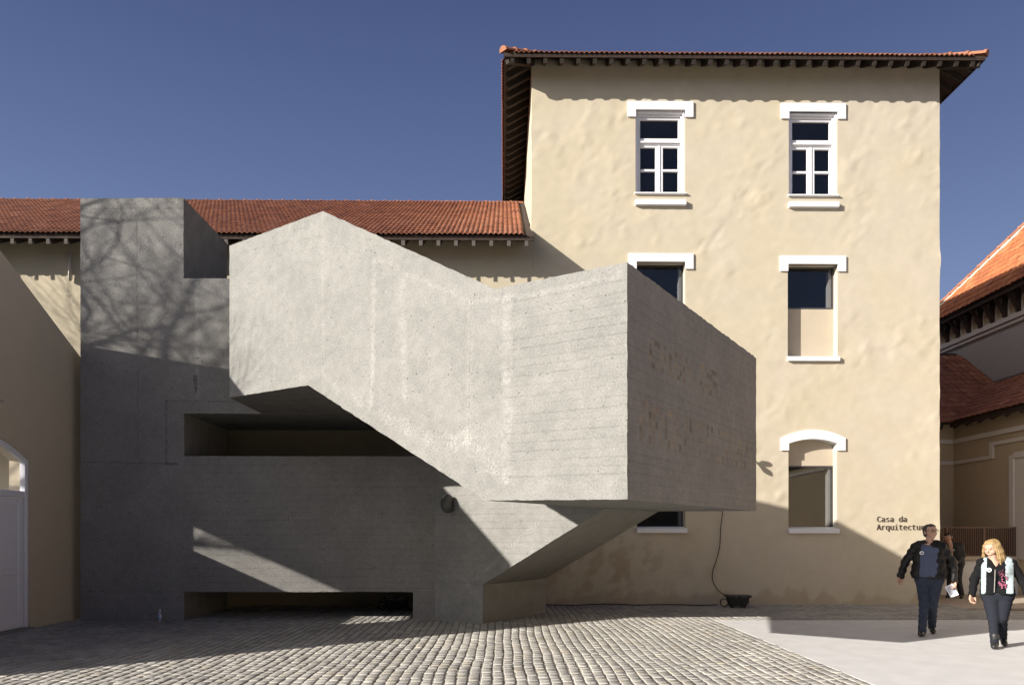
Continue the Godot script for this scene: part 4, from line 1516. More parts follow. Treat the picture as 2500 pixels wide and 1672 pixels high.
func build_small():
	floodlight("floodlight", "black floodlight facing up at the foot of the shaded tower wall", Vector3(5.17, 0.0, -15.78), 0.0)
	floodlight("floodlight", "black floodlight in the dark gap under the concrete wall", Vector3(-2.28, 0.0, -15.25), 0.1)
	var c := MB.new(true)
	var pts := []
	var rr := []
	for i in 60:
		var x := -0.2 + 5.05 * i / 59.0
		pts.append(Vector3(x, 0.014 + 0.012 * absf(sin(x * 2.1)), -16.22 + 0.07 * sin(x * 1.9) + 0.05 * sin(x * 4.3 + 1.0)))
		rr.append(0.011)
	c.tube(pts, rr, 6)
	tag(obj("ground_cable", c.done(), M.cable), "black cable lying along the foot of the tower wall", "cable")
	c = MB.new(true)
	pts = []
	rr = []
	for p in [[4.92, 0.26, -15.85], [4.83, 0.36, -16.1], [4.78, 0.55, -16.33], [4.79, 0.78, -16.355], [4.87, 1.02, -16.355], [4.95, 1.35, -16.355], [4.97, 1.75, -16.355], [5.02, 2.2, -16.355], [5.0, 2.7, -16.35], [4.9, 3.3, -16.35], [4.82, 3.68, -16.33]]:
		pts.append(Vector3(p[0], p[1], p[2]))
		rr.append(0.010)
	var fine := []
	var fr := []
	for i in pts.size() - 1:
		for k in 5:
			var a: Vector3 = pts[maxi(i - 1, 0)]
			var d: Vector3 = pts[mini(i + 2, pts.size() - 1)]
			fine.append(pts[i].cubic_interpolate(pts[i + 1], a, d, k / 5.0))
			fr.append(0.010)
	c.tube(fine, fr, 6)
	tag(obj("hanging_cable", c.done(), M.cable), "thin dark cable rising up the tower wall from the floodlight", "cable")
	# a spotlight on an arm from the tower wall, whose shadow falls beside the box
	var s := thing("wall_spotlight", "twin headed spotlight on an arm casting a leaf shaped shadow beside the box", "spotlight", Vector3(4.82, 3.72, FACADE))
	var m := MB.new(true)
	m.tube([Vector3(0, 0, 0.02), Vector3(0.0, 0.06, 0.25), Vector3(0.0, 0.03, 0.45), Vector3(0.02, -0.03, 0.55)], [0.014, 0.014, 0.014, 0.014], 8)
	obj("arm", m.done(), M.black, s)
	for k in 2:
		var hd := MB.new(true)
		var ax := Vector3(0.75 - 0.25 * k, -0.05 - 0.60 * k, -0.10 + 0.25 * k).normalized()
		var xx := ax.cross(Vector3.BACK).normalized()
		hd.lathe([Vector2(0.0, -0.03), Vector2(0.030, -0.02), Vector2(0.036, 0.05), Vector2(0.058, 0.18), Vector2(0.045, 0.28 - 0.05 * k), Vector2(0.0, 0.36 - 0.05 * k)], 14, Transform3D(Basis(xx, ax, xx.cross(ax)), Vector3(0.02, -0.03, 0.55)))
		obj("lamp_head", hd.done(), M.black, s)
	var pl := MB.new()
	pl.bev(Vector3(0, 0, 0.015), Vector3(0.10, 0.14, 0.03), 0.005)
	obj("wall_plate", pl.done(), M.black, s)
	# round lamp on the lower parapet
	var at := Vector3(-0.97, 2.175, -13.335)
	var l := thing("round_lamp", "round dark lamp on the concrete wall at the corner of the sunlit triangle", "lamp", at)
	var nrm := Vector3(-0.5348, 0, 0.845)
	var face := Vector3(0.80, 0.0, 0.60)
	var xa := face.cross(Vector3.UP).normalized()
	var body := MB.new(true)
	body.lathe([Vector2(0.0, -0.06), Vector2(0.12, -0.055), Vector2(0.160, -0.03), Vector2(0.172, 0.0), Vector2(0.172, 0.02), Vector2(0.158, 0.022)], 28, Transform3D(Basis(xa, face, xa.cross(face)), nrm * 0.13))
	obj("body", body.done(), mat(lin(0.05, 0.05, 0.048), 0.8), l)
	var gl := MB.new(true)
	gl.lathe([Vector2(0.164, 0.018), Vector2(0.14, 0.036), Vector2(0.08, 0.05), Vector2(0.0, 0.055)], 28, Transform3D(Basis(xa, face, xa.cross(face)), nrm * 0.13))
	obj("glass", gl.done(), mat(lin(0.055, 0.055, 0.052), 0.5), l)
	var foot := MB.new()
	foot.box(nrm * 0.03, Vector3(0.10, 0.10, 0.08), Basis(E1, Vector3.UP, nrm))
	obj("bracket", foot.done(), M.alu, l)
	# water bottle left on the cobbles
	var b := thing("water_bottle", "small clear plastic water bottle left at the foot of the concrete wall", "bottle", Vector3(-6.38, 0.0, -13.36))
	var bb := MB.new(true)
	bb.lathe([Vector2(0.0, 0.0), Vector2(0.030, 0.002), Vector2(0.033, 0.02), Vector2(0.031, 0.07), Vector2(0.033, 0.12), Vector2(0.030, 0.155), Vector2(0.013, 0.19), Vector2(0.013, 0.205)], 16)
	var pet := mat(Color(0.75, 0.82, 0.9, 0.35), 0.1)
	pet.transparency = BaseMaterial3D.TRANSPARENCY_ALPHA
	obj("body", bb.done(), pet, b)
	var lab := MB.new(true)
	lab.lathe([Vector2(0.0335, 0.075), Vector2(0.0335, 0.115)], 16)
	obj("label_band", lab.done(), mat(lin(0.35, 0.45, 0.62), 0.6), b)
	var cap := MB.new(true)
	cap.lathe([Vector2(0.0, 0.204), Vector2(0.0155, 0.204), Vector2(0.0155, 0.222), Vector2(0.0, 0.223)], 14)
	obj("cap", cap.done(), mat(lin(0.5, 0.55, 0.65), 0.5), b)
	# wall lettering
	var sg := thing("wall_lettering", "dark lettering fixed on the tower wall by its free corner", "sign", Vector3(8.585, 1.86, FACADE + 0.007))
	var font := SystemFont.new()
	font.font_names = PackedStringArray(["Droid Sans Mono"])
	var y := 0.0
	for line in ["Casa da", "Arquitectura"]:
		var xx := 0.0
		for ch in line:
			if ch != " ":
				var tm := TextMesh.new()
				tm.font = font
				tm.text = ch
				tm.font_size = 32
				tm.pixel_size = 0.168 / 32.0
				tm.depth = 0.008
				tm.horizontal_alignment = HORIZONTAL_ALIGNMENT_LEFT
				tm.vertical_alignment = VERTICAL_ALIGNMENT_BOTTOM
				var o := obj("letter", tm, M.letter, sg)
				o.position = Vector3(xx, y, 0)
				for shift in [0.005]:
					obj("stroke", tm, M.letter, o).position = Vector3(shift, 0.0, 0.0012 if shift > 0.01 else 0.0006)
			xx += 0.1015
		y -= 0.185


func build_tree():
	# bare tree beyond the left edge, whose twigs shade the concrete block
	var t := thing("bare_tree", "bare winter tree beyond the left edge shading the tall concrete block", "tree", Vector3(-16.0, 0, -10.05))
	var r := RandomNumberGenerator.new()
	r.seed = 4242
	var trunk := MB.new(true)
	trunk.tube([Vector3(0, -0.2, 0), Vector3(0.1, 1.2, 0.05), Vector3(0.0, 2.8, 0.0), Vector3(0.15, 4.8, -0.05), Vector3(0.3, 6.5, -0.15)], [0.36, 0.28, 0.23, 0.18, 0.13], 12)
	obj("trunk", trunk.done(), M.bark, t)
	var todo := []
	for i in 6:
		var a := TAU * i / 6.0 + r.randf_range(-0.3, 0.3)
		todo.append([Vector3(0.3, 6.4 - 0.4 * (i % 3), -0.15), Vector3(cos(a) * r.randf_range(0.5, 0.9), r.randf_range(0.8, 1.2), sin(a) * r.randf_range(0.5, 0.9)).normalized(), 0.105, 0])
	todo.append([Vector3(0.1, 4.4, 0.0), Vector3(0.75, 0.62, 0.85).normalized(), 0.07, 0])
	var mb := [MB.new(true), MB.new(true)]
	while todo.size():
		var q: Array = todo.pop_back()
		var p: Vector3 = q[0]
		var d: Vector3 = q[1]
		var rad: float = q[2]
		var lev: int = q[3]
		var n := 4
		var sl := [0.50, 0.42, 0.32, 0.25, 0.18, 0.14][lev] as float
		var pts := [p]
		var rr := [rad]
		for i in n:
			d = (d + Vector3(r.randf_range(-0.28, 0.28), r.randf_range(-0.12, 0.26), r.randf_range(-0.28, 0.28))).normalized()
			p = p + d * sl * r.randf_range(0.8, 1.25)
			pts.append(p)
			rr.append(rad * (1.0 - 0.36 * (i + 1) / n))
			if lev < 5 and (i > 0 or lev > 0) and r.randf() < [1.0, 1.0, 0.90, 0.78, 0.42, 0.0][lev]:
				var side := Vector3(r.randf_range(-1, 1), r.randf_range(-0.5, 0.8), r.randf_range(-1, 1)).normalized()
				var cd := (d * 0.75 + side * 0.85).normalized()
				todo.append([p, cd, rad * (1.0 - 0.36 * (i + 1) / n) * r.randf_range(0.36, 0.56), lev + 1])
		if lev < 5:
			todo.append([p, (d + Vector3(r.randf_range(-0.4, 0.4), 0.1, r.randf_range(-0.4, 0.4))).normalized(), rr[-1], lev + 1])
		mb[0 if lev < 2 else 1].tube(pts, rr, 7 if lev < 2 else (5 if lev < 4 else 3))
	obj("limbs", mb[0].done(), M.bark, t)
	var tw := obj("twigs", mb[1].done(), M.bark, t)
	tw.set_meta("kind", "stuff")


# ---------------------------------------------------------------- people

func flesh(mb: MB, bones: Array, cell: float, k: float, x := Transform3D(), cut = null):
	# one skin round tapered bones [a, b, radius at a, radius at b, flattening]: distances joined smoothly, meshed as surface nets
	var lo := Vector3(9, 9, 9)
	var hi := -lo
	for b in bones:
		var r := Vector3.ONE * (maxf(b[2], b[3]) + k * 0.5 + cell * 2.0)
		lo = lo.min(b[0] - r).min(b[1] - r)
		hi = hi.max(b[0] + r).max(b[1] + r)
	var nx := int((hi.x - lo.x) / cell) + 2
	var ny := int((hi.y - lo.y) / cell) + 2
	var nz := int((hi.z - lo.z) / cell) + 2
	var F := PackedFloat32Array()
	F.resize(nx * ny * nz)
	F.fill(1.0)
	var sy := nx
	var sz := nx * ny
	for b in bones:
		var A: Vector3 = b[0]
		var B: Vector3 = b[1]
		var ra: float = b[2]
		var rb: float = b[3]
		var fz: float = b[4] if b.size() > 4 else 1.0
		var R := Vector3.ONE * (maxf(ra, rb) + k * 0.5 + cell * 2.0)
		var i0 := Vector3i((A.min(B) - R - lo) / cell)
		var i1 := Vector3i((A.max(B) + R - lo) / cell)
		var ba := B - A
		var bb := maxf(ba.length_squared(), 1e-9)
		for zz in range(maxi(i0.z, 0), mini(i1.z + 1, nz)):
			for yy in range(maxi(i0.y, 0), mini(i1.y + 1, ny)):
				var at := zz * sz + yy * sy
				for xx in range(maxi(i0.x, 0), mini(i1.x + 1, nx)):
					var pa := lo + Vector3(xx, yy, zz) * cell - A
					var h := clampf(pa.dot(ba) / bb, 0.0, 1.0)
					var q := pa - ba * h
					q.z *= fz
					var d := q.length() - (ra + (rb - ra) * h)
					var o := F[at + xx]
					var m := k - absf(o - d)
					F[at + xx] = minf(o, d) - (m * m / (4.0 * k) if m > 0.0 else 0.0)
	if cut != null:
		for zz in nz:
			for yy in ny:
				for xx in nx:
					var i := zz * sz + yy * sy + xx
					if F[i] < cell * 3.0:
						F[i] = cut.call(lo + Vector3(xx, yy, zz) * cell, F[i])
	var V := PackedVector3Array()
	var id := PackedInt32Array()
	id.resize(nx * ny * nz)
	id.fill(-1)
	var off := [0, 1, sy, sy + 1, sz, sz + 1, sz + sy, sz + sy + 1]
	var cor := [Vector3(0, 0, 0), Vector3(1, 0, 0), Vector3(0, 1, 0), Vector3(1, 1, 0), Vector3(0, 0, 1), Vector3(1, 0, 1), Vector3(0, 1, 1), Vector3(1, 1, 1)]
	var edges := [[0, 1], [2, 3], [4, 5], [6, 7], [0, 2], [1, 3], [4, 6], [5, 7], [0, 4], [1, 5], [2, 6], [3, 7]]
	var far := cell * 2.6
	for zz in nz - 1:
		for yy in ny - 1:
			for xx in nx - 1:
				var i := zz * sz + yy * sy + xx
				if absf(F[i]) > far:
					continue
				var mask := 0
				for c in 8:
					if F[i + off[c]] < 0.0:
						mask |= 1 << c
				if mask == 0 or mask == 255:
					continue
				var sum := Vector3.ZERO
				var n := 0
				for e in edges:
					var f0 := F[i + off[e[0]]]
					var f1 := F[i + off[e[1]]]
					if (f0 < 0.0) != (f1 < 0.0):
						sum += cor[e[0]].lerp(cor[e[1]], f0 / (f0 - f1))
						n += 1
				id[i] = V.size()
				V.append(x * (lo + (Vector3(xx, yy, zz) + sum / n) * cell))
	for zz in range(1, nz - 1):
		for yy in range(1, ny - 1):
			for xx in range(1, nx - 1):
				var i := zz * sz + yy * sy + xx
				var s := F[i] < 0.0
				if absf(F[i]) > far:
					continue
				var duo := [[1, sy, sz], [sy, sz, 1], [sz, 1, sy]]
				for q in duo:
					if (F[i + q[0]] < 0.0) == s:
						continue
					var a: int = id[i - q[1] - q[2]]
					var b: int = id[i - q[2]]
					var c: int = id[i]
					var d: int = id[i - q[1]]
					if mini(mini(a, b), mini(c, d)) < 0:
						continue
					if s:
						mb.quad(V[a], V[b], V[c], V[d])
					else:
						mb.quad(V[a], V[d], V[c], V[b])


func cloth(r: float, g: float, b: float) -> StandardMaterial3D:
	var m := mat(lin(r, g, b), 0.95)
	m.metallic_specular = 0.12
	return m


func V3(x: float, y: float, z: float) -> Vector3:
	return Vector3(x, y, z)


func head_bones(soft: float) -> Array:
	return [[V3(0, 0.022, -0.018), V3(0, 0.030, 0.010), 0.088, 0.082], [V3(0, -0.045, 0.025), V3(0, -0.075, 0.035), 0.062, 0.046 - soft], [V3(-0.032, -0.03, 0.045), V3(0.032, -0.03, 0.045), 0.040, 0.040],
		[V3(0, -0.102, 0.052), V3(0, -0.100, 0.055), 0.022, 0.022], [V3(0, 0.012, 0.084), V3(0, -0.0095, 0.106 - soft), 0.010, 0.015], [V3(-0.03, 0.034, 0.074), V3(0.03, 0.034, 0.074), 0.014, 0.014],
		[V3(-0.020, -0.062, 0.080), V3(0.020, -0.062, 0.080), 0.010, 0.010], [V3(-0.088, -0.002, -0.012), V3(-0.090, -0.03, -0.006), 0.016, 0.012], [V3(0.088, -0.002, -0.012), V3(0.090, -0.03, -0.006), 0.016, 0.012]]


func hand_bones(m: float, curl: float) -> Array:      # fingers along -y, palm towards +z, thumb at m * x
	var out := [[V3(-0.028, -0.01, 0), V3(-0.032, -0.085, 0), 0.014, 0.014], [V3(-0.01, 0.0, 0), V3(-0.011, -0.09, 0), 0.016, 0.014], [V3(0.01, 0.0, 0), V3(0.010, -0.09, 0), 0.016, 0.014], [V3(0.026, -0.01, 0), V3(0.030, -0.083, 0), 0.014, 0.013]]
	var len := [0.030, 0.042, 0.046, 0.041]
	for i in 4:
		var p := V3((-0.033 + 0.021 * i) * -m, -0.088, 0.0)
		var a := curl * 0.6
		for s in 3:
			var l: float = len[i] * [1.0, 0.7, 0.55][s]
			var q := p + V3(0, -cos(a), sin(a)) * l
			out.append([p, q, 0.0095 - 0.001 * s, 0.0088 - 0.001 * s])
			p = q
			a += curl
	out.append([V3(0.026 * m, -0.02, 0.008), V3(0.046 * m, -0.055, 0.022), 0.014, 0.011])
	out.append([V3(0.046 * m, -0.055, 0.022), V3(0.044 * m, -0.088, 0.034), 0.010, 0.0085])
	return out


func skin_body(t: Node3D, J: Dictionary, hx: Transform3D, mat_: Material, soft: float, w: float) -> MeshInstance3D:
	var mb := MB.new(true)
	var hipl: Vector3 = J.hl
	var hipr: Vector3 = J.hr
	flesh(mb, [[(hipl + hipr) * 0.5, J.neck - V3(0, 0.12, 0), 0.085 * w, 0.095 * w], [J.sl, J.sr, 0.045, 0.045], [J.neck - V3(0, 0.10, 0), hx.origin + V3(0, -0.05, 0), 0.055, 0.052], [J.sl, J.el, 0.042, 0.036], [J.el, J.wl, 0.036, 0.028], [J.sr, J.er, 0.042, 0.036], [J.er, J.wr, 0.036, 0.028],
		[hipl, hipr, 0.085, 0.085], [hipl, J.kl, 0.068, 0.050], [J.kl, J.al, 0.048, 0.036], [hipr, J.kr, 0.068, 0.050], [J.kr, J.ar, 0.048, 0.036], [J.al, J.al + (J.tl - J.al) * 0.3, 0.024, 0.010], [J.ar, J.ar + (J.tr - J.ar) * 0.3, 0.024, 0.010]], 0.019, 0.03)
	flesh(mb, head_bones(soft), 0.0065, 0.016, hx)
	for s in [0, 1]:
		var e: Vector3 = J.el if s == 0 else J.er
		var wv: Vector3 = J.wl if s == 0 else J.wr
		var up := (e - wv).normalized()
		var fx := Basis(Vector3.UP, (0.9 if s == 0 else -0.9)) * Vector3.BACK
		var xx := up.cross(fx).normalized()
		flesh(mb, hand_bones(1.0 if s == 0 else -1.0, J.curl), 0.0055, 0.008, Transform3D(Basis(xx, up, xx.cross(up)), wv))
	return obj("body", mb.done(), mat_, t)


func face(t: Node3D, hx: Transform3D, lip: Color, brow: Color):
	for s in [-1.0, 1.0]:
		var e := SphereMesh.new()
		e.radius = 0.0115
		e.height = 0.023
		e.radial_segments = 12
		e.rings = 6
		obj("eye", e, mat(lin(0.10, 0.08, 0.07), 0.3), t).position = hx * V3(0.032 * s, 0.012, 0.0765)
		var b := MB.new()
		b.bev(V3(0.034 * s, 0.036, 0.086), V3(0.036, 0.008, 0.010), 0.002)
		obj("eyebrow", b.done(), mat(brow, 0.9), t).transform = hx
	var l := MB.new()
	l.bev(V3(0, -0.0625, 0.0885), V3(0.042, 0.011, 0.008), 0.003)
	obj("lips", l.done(), mat(lip, 0.6), t).transform = hx


func shoe(t: Node3D, heel: Vector3, toe: Vector3, r: float, m: Material):
	var mb := MB.new(true)
	var low := minf(heel.y, toe.y) - 0.042
	flesh(mb, [[heel, toe, r, r * 0.82], [heel + V3(0, 0.02, 0.02), heel + V3(0, 0.13, 0.02), r * 1.05, r * 1.12], [toe, toe + (toe - heel).normalized() * 0.03, r * 0.8, r * 0.6]], 0.009, 0.02, Transform3D(), func(p, f): return maxf(f, maxf(low, 0.003) - p.y))
	obj("shoe", mb.done(), m, t)


func badge(t: Node3D, at: Vector3, n: Vector3, r: float):
	var x := n.cross(Vector3.UP).normalized()
	var mb := MB.new()
	mb.lathe([Vector2(0, -0.004), Vector2(r, -0.004), Vector2(r, 0.002), Vector2(r * 0.9, 0.004), Vector2(0, 0.004)], 20, Transform3D(Basis(x, n, x.cross(n)), at))
	var o := obj("badge", mb.done(), mat(lin(0.7, 0.7, 0.7), 0.4), t)
	mb = MB.new()
	mb.lathe([Vector2(0, 0.004), Vector2(r * 0.55, 0.004), Vector2(r * 0.55, 0.0052), Vector2(0, 0.0052)], 16, Transform3D(Basis(x, n, x.cross(n)), at + V3(0.002, -0.003, 0)))
	obj("print", mb.done(), M.black, o)


func leaflet(label: String, at: Vector3, turn: Vector3, size: Vector2, fold: float):
	var t := thing("leaflet", label, "leaflet", at)
	t.rotation = turn
	for s in [-1.0, 1.0]:
		var mb := MB.new()
		mb.box(V3(0, 0, 0), V3(size.x, size.y, 0.004))
		var o := obj("page", mb.done(), M.paper, t)
		o.transform = Transform3D(Basis(Vector3.UP, s * fold), V3(0, 0, 0)) * Transform3D(Basis(), V3(size.x * 0.5, 0, 0))
	var pr := MB.new()
	pr.box(V3(size.x * 0.5, 0.01, 0.0032), V3(size.x * 0.8, size.y * 0.7, 0.0012))
	obj("print", pr.done(), mat(lin(0.40, 0.42, 0.50), 0.7), t).transform = Transform3D(Basis(Vector3.UP, -fold), Vector3.ZERO)


func build_man():
	var t := thing("person", "man in a black leather jacket and jeans walking with a leaflet in his hand", "person", V3(6.81, 0.0, -11.38), -0.54)
	var J := {"neck": V3(-0.015, 1.50, -0.01), "sl": V3(-0.195, 1.435, 0), "sr": V3(0.19, 1.43, -0.02), "el": V3(-0.335, 1.17, -0.06), "wl": V3(-0.405, 0.925, 0.03), "er": V3(0.315, 1.16, -0.08), "wr": V3(0.335, 0.885, 0.02), "hl": V3(-0.10, 0.90, 0), "hr": V3(0.10, 0.90, -0.02),
		"kl": V3(-0.075, 0.49, 0.10), "al": V3(-0.10, 0.10, 0.16), "kr": V3(0.05, 0.49, 0.05), "ar": V3(0.035, 0.16, -0.30), "tl": V3(-0.11, 0.045, 0.30), "tr": V3(0.05, 0.05, -0.16), "curl": 0.75}
	var hx := Transform3D(Basis(Vector3.UP, 0.75), V3(0.012, 1.652, 0.02))
	var skin := mat(lin(0.42, 0.25, 0.18), 0.6)
	skin_body(t, J, hx, skin, 0.0, 1.1)
	face(t, hx, lin(0.30, 0.14, 0.11), lin(0.05, 0.045, 0.04))
	var hair := MB.new(true)
	flesh(hair, [[V3(0, 0.030, -0.022), V3(0, 0.040, 0.010), 0.094, 0.086], [V3(0, -0.03, -0.05), V3(0, 0.02, -0.04), 0.068, 0.075], [V3(-0.07, 0.0, -0.01), V3(-0.07, 0.03, 0.0), 0.028, 0.03], [V3(0.07, 0.0, -0.01), V3(0.07, 0.03, 0.0), 0.028, 0.03]], 0.0075, 0.015, hx, func(p, f): return maxf(f, maxf(minf(p.z * 0.9 - 0.012, 0.068 - p.y + 0.25 * absf(p.x)), p.z - 0.085 + 0.2 * p.y)))
	obj("hair", hair.done(), mat(lin(0.045, 0.04, 0.036), 0.9), t)
	var gl := MB.new()
	for s in [-1.0, 1.0]:
		for q in [[0.0, 0.016, 0.05, 0.005], [0.0, -0.014, 0.05, 0.004]]:
			gl.box(V3(0.034 * s, 0.008 + q[1], 0.098), V3(q[2], q[3], 0.004))
		gl.box(V3(0.059 * s, 0.008, 0.096), V3(0.004, 0.034, 0.004))
		gl.box(V3(0.086 * s, 0.018, 0.045), V3(0.004, 0.006, 0.11))
	gl.box(V3(0, 0.014, 0.100), V3(0.02, 0.004, 0.004))
	obj("glasses", gl.done(), mat(lin(0.03, 0.015, 0.012), 0.3), t).transform = hx
	var sh := MB.new(true)
	flesh(sh, [[V3(-0.06, 1.36, 0.01), V3(-0.06, 0.98, 0.035), 0.115, 0.135, 1.0], [V3(0.05, 1.36, 0.01), V3(0.05, 0.98, 0.03), 0.115, 0.135, 1.0], [V3(-0.12, 1.42, 0), V3(0.12, 1.42, 0), 0.06, 0.06], [V3(-0.015, 1.44, 0.0), V3(-0.005, 1.515, 0.01), 0.07, 0.062]], 0.014, 0.04, Transform3D(), func(p, f): return maxf(f, maxf(0.93 - p.y, p.y - 1.475 + 0.5 * maxf(p.z, 0.0))))
	var shirt := mat(lin(0.085, 0.105, 0.17), 0.9)
	tri_map(shirt, check_tex(), 60.0, 0.0, null, false)
	obj("shirt", sh.done(), shirt, t)
	var jk := MB.new(true)
	flesh(jk, [[V3(-0.095, 1.385, -0.01), V3(-0.115, 0.95, 0.015), 0.125, 0.150, 1.02], [V3(0.085, 1.385, -0.02), V3(0.115, 0.95, 0.01), 0.125, 0.150, 1.02], [J.sl + V3(0.05, 0.0, 0), J.sr + V3(-0.05, 0.0, 0), 0.070, 0.070], [J.sl + V3(0.01, -0.03, 0), J.el, 0.076, 0.066], [J.el, J.wl, 0.066, 0.052], [J.sr + V3(-0.01, -0.03, 0), J.er, 0.076, 0.066], [J.er, J.wr, 0.069, 0.055],
		[V3(-0.07, 1.49, -0.01), V3(-0.02, 1.50, -0.055), 0.03, 0.03], [V3(0.055, 1.49, -0.01), V3(0.0, 1.50, -0.055), 0.03, 0.03], [V3(-0.075, 1.485, 0.0), V3(-0.07, 1.40, 0.105), 0.022, 0.018], [V3(0.06, 1.485, 0.0), V3(0.045, 1.40, 0.105), 0.022, 0.018]], 0.0135, 0.028, Transform3D(),
		func(p, f):
			var hem: float = 0.905 - p.y if absf(p.x) < 0.285 and p.y > 0.7 else -1.0
			if p.y <= 0.9 and absf(p.x) < 0.285 and f < 0.0 and absf(p.x) < 0.25:
				hem = 0.905 - p.y
			var wd: float = lerpf(0.088, 0.055, clampf((p.y - 0.95) / 0.5, 0.0, 1.0))
			var gap: float = minf(minf(wd - absf(p.x + 0.055), p.z - 0.03), 1.47 - p.y)
			var fold: float = 0.006 * sin(p.y * 55.0 + p.x * 22.0) + 0.005 * sin(p.y * 31.0 - p.x * 40.0 + p.z * 20.0)
			return maxf(f + fold, maxf(hem, gap)))
	var leather := mat(lin(0.012, 0.011, 0.011), 0.5)
	leather.metallic_specular = 0.35
	obj("jacket", jk.done(), leather, t)
	for s in [-1.0, 1.0]:
		var pk := MB.new()
		pk.bev(V3(0.145 if s > 0 else -0.185, 1.27, 0.115), V3(0.10, 0.016, 0.012), 0.003)
		obj("pocket_flap", pk.done(), leather, t)
	var be := MB.new(true)
	be.lathe([Vector2(0.0, 0.0), Vector2(0.158, 0.0), Vector2(0.158, 0.035), Vector2(0.0, 0.035)], 24, Transform3D(Basis.from_scale(V3(1.15, 1, 0.92)), V3(0, 0.925, 0.02)))
	obj("belt", be.done(), M.black, t)
	var tr := MB.new(true)
	flesh(tr, [[V3(-0.09, 0.90, 0.01), V3(0.09, 0.90, 0.0), 0.125, 0.125], [J.hl, J.kl, 0.100, 0.070], [J.kl, J.al + V3(0, -0.04, 0), 0.068, 0.060], [J.hr, J.kr, 0.100, 0.070], [J.kr, J.ar + V3(0, -0.05, 0), 0.068, 0.060]], 0.0145, 0.022, Transform3D(),
		func(p, f): return maxf(f + 0.004 * sin(p.y * 70.0 + p.x * 30.0) * clampf(1.4 - absf(p.y - 0.3) * 3.0, 0.0, 1.0), p.y - 0.955))
	var jeans := mat(lin(0.035, 0.048, 0.082), 0.92)
	tri_map(jeans, grain_image(128, 301, 0.6, 1.0, 0.03, 0.4), 2.5, 0.0, null, false)
	obj("jeans", tr.done(), jeans, t)
	shoe(t, V3(-0.10, 0.048, 0.13), V3(-0.115, 0.042, 0.29), 0.05, M.black)
	shoe(t, V3(0.035, 0.115, -0.33), V3(0.05, 0.045, -0.20), 0.05, M.black)
	badge(t, V3(-0.105, 1.315, 0.142), V3(-0.1, 0.1, 1).normalized(), 0.030)
	leaflet("white leaflet in the hand of the man in the black jacket", t.transform * V3(0.25, 0.70, 0.06), V3(0.0, -0.3, 0.45), Vector2(0.12, 0.19), 0.12)


var _check: ImageTexture


func check_tex() -> ImageTexture:
	var im := Image.create_empty(16, 16, false, Image.FORMAT_RGB8)
	im.fill(Color(1, 1, 1))
	for i in 16:
		for k in 3:
			im.set_pixel(i, k, Color(0.55, 0.58, 0.65))
			im.set_pixel(k, i, Color(0.55, 0.58, 0.65))
	return ImageTexture.create_from_image(im)


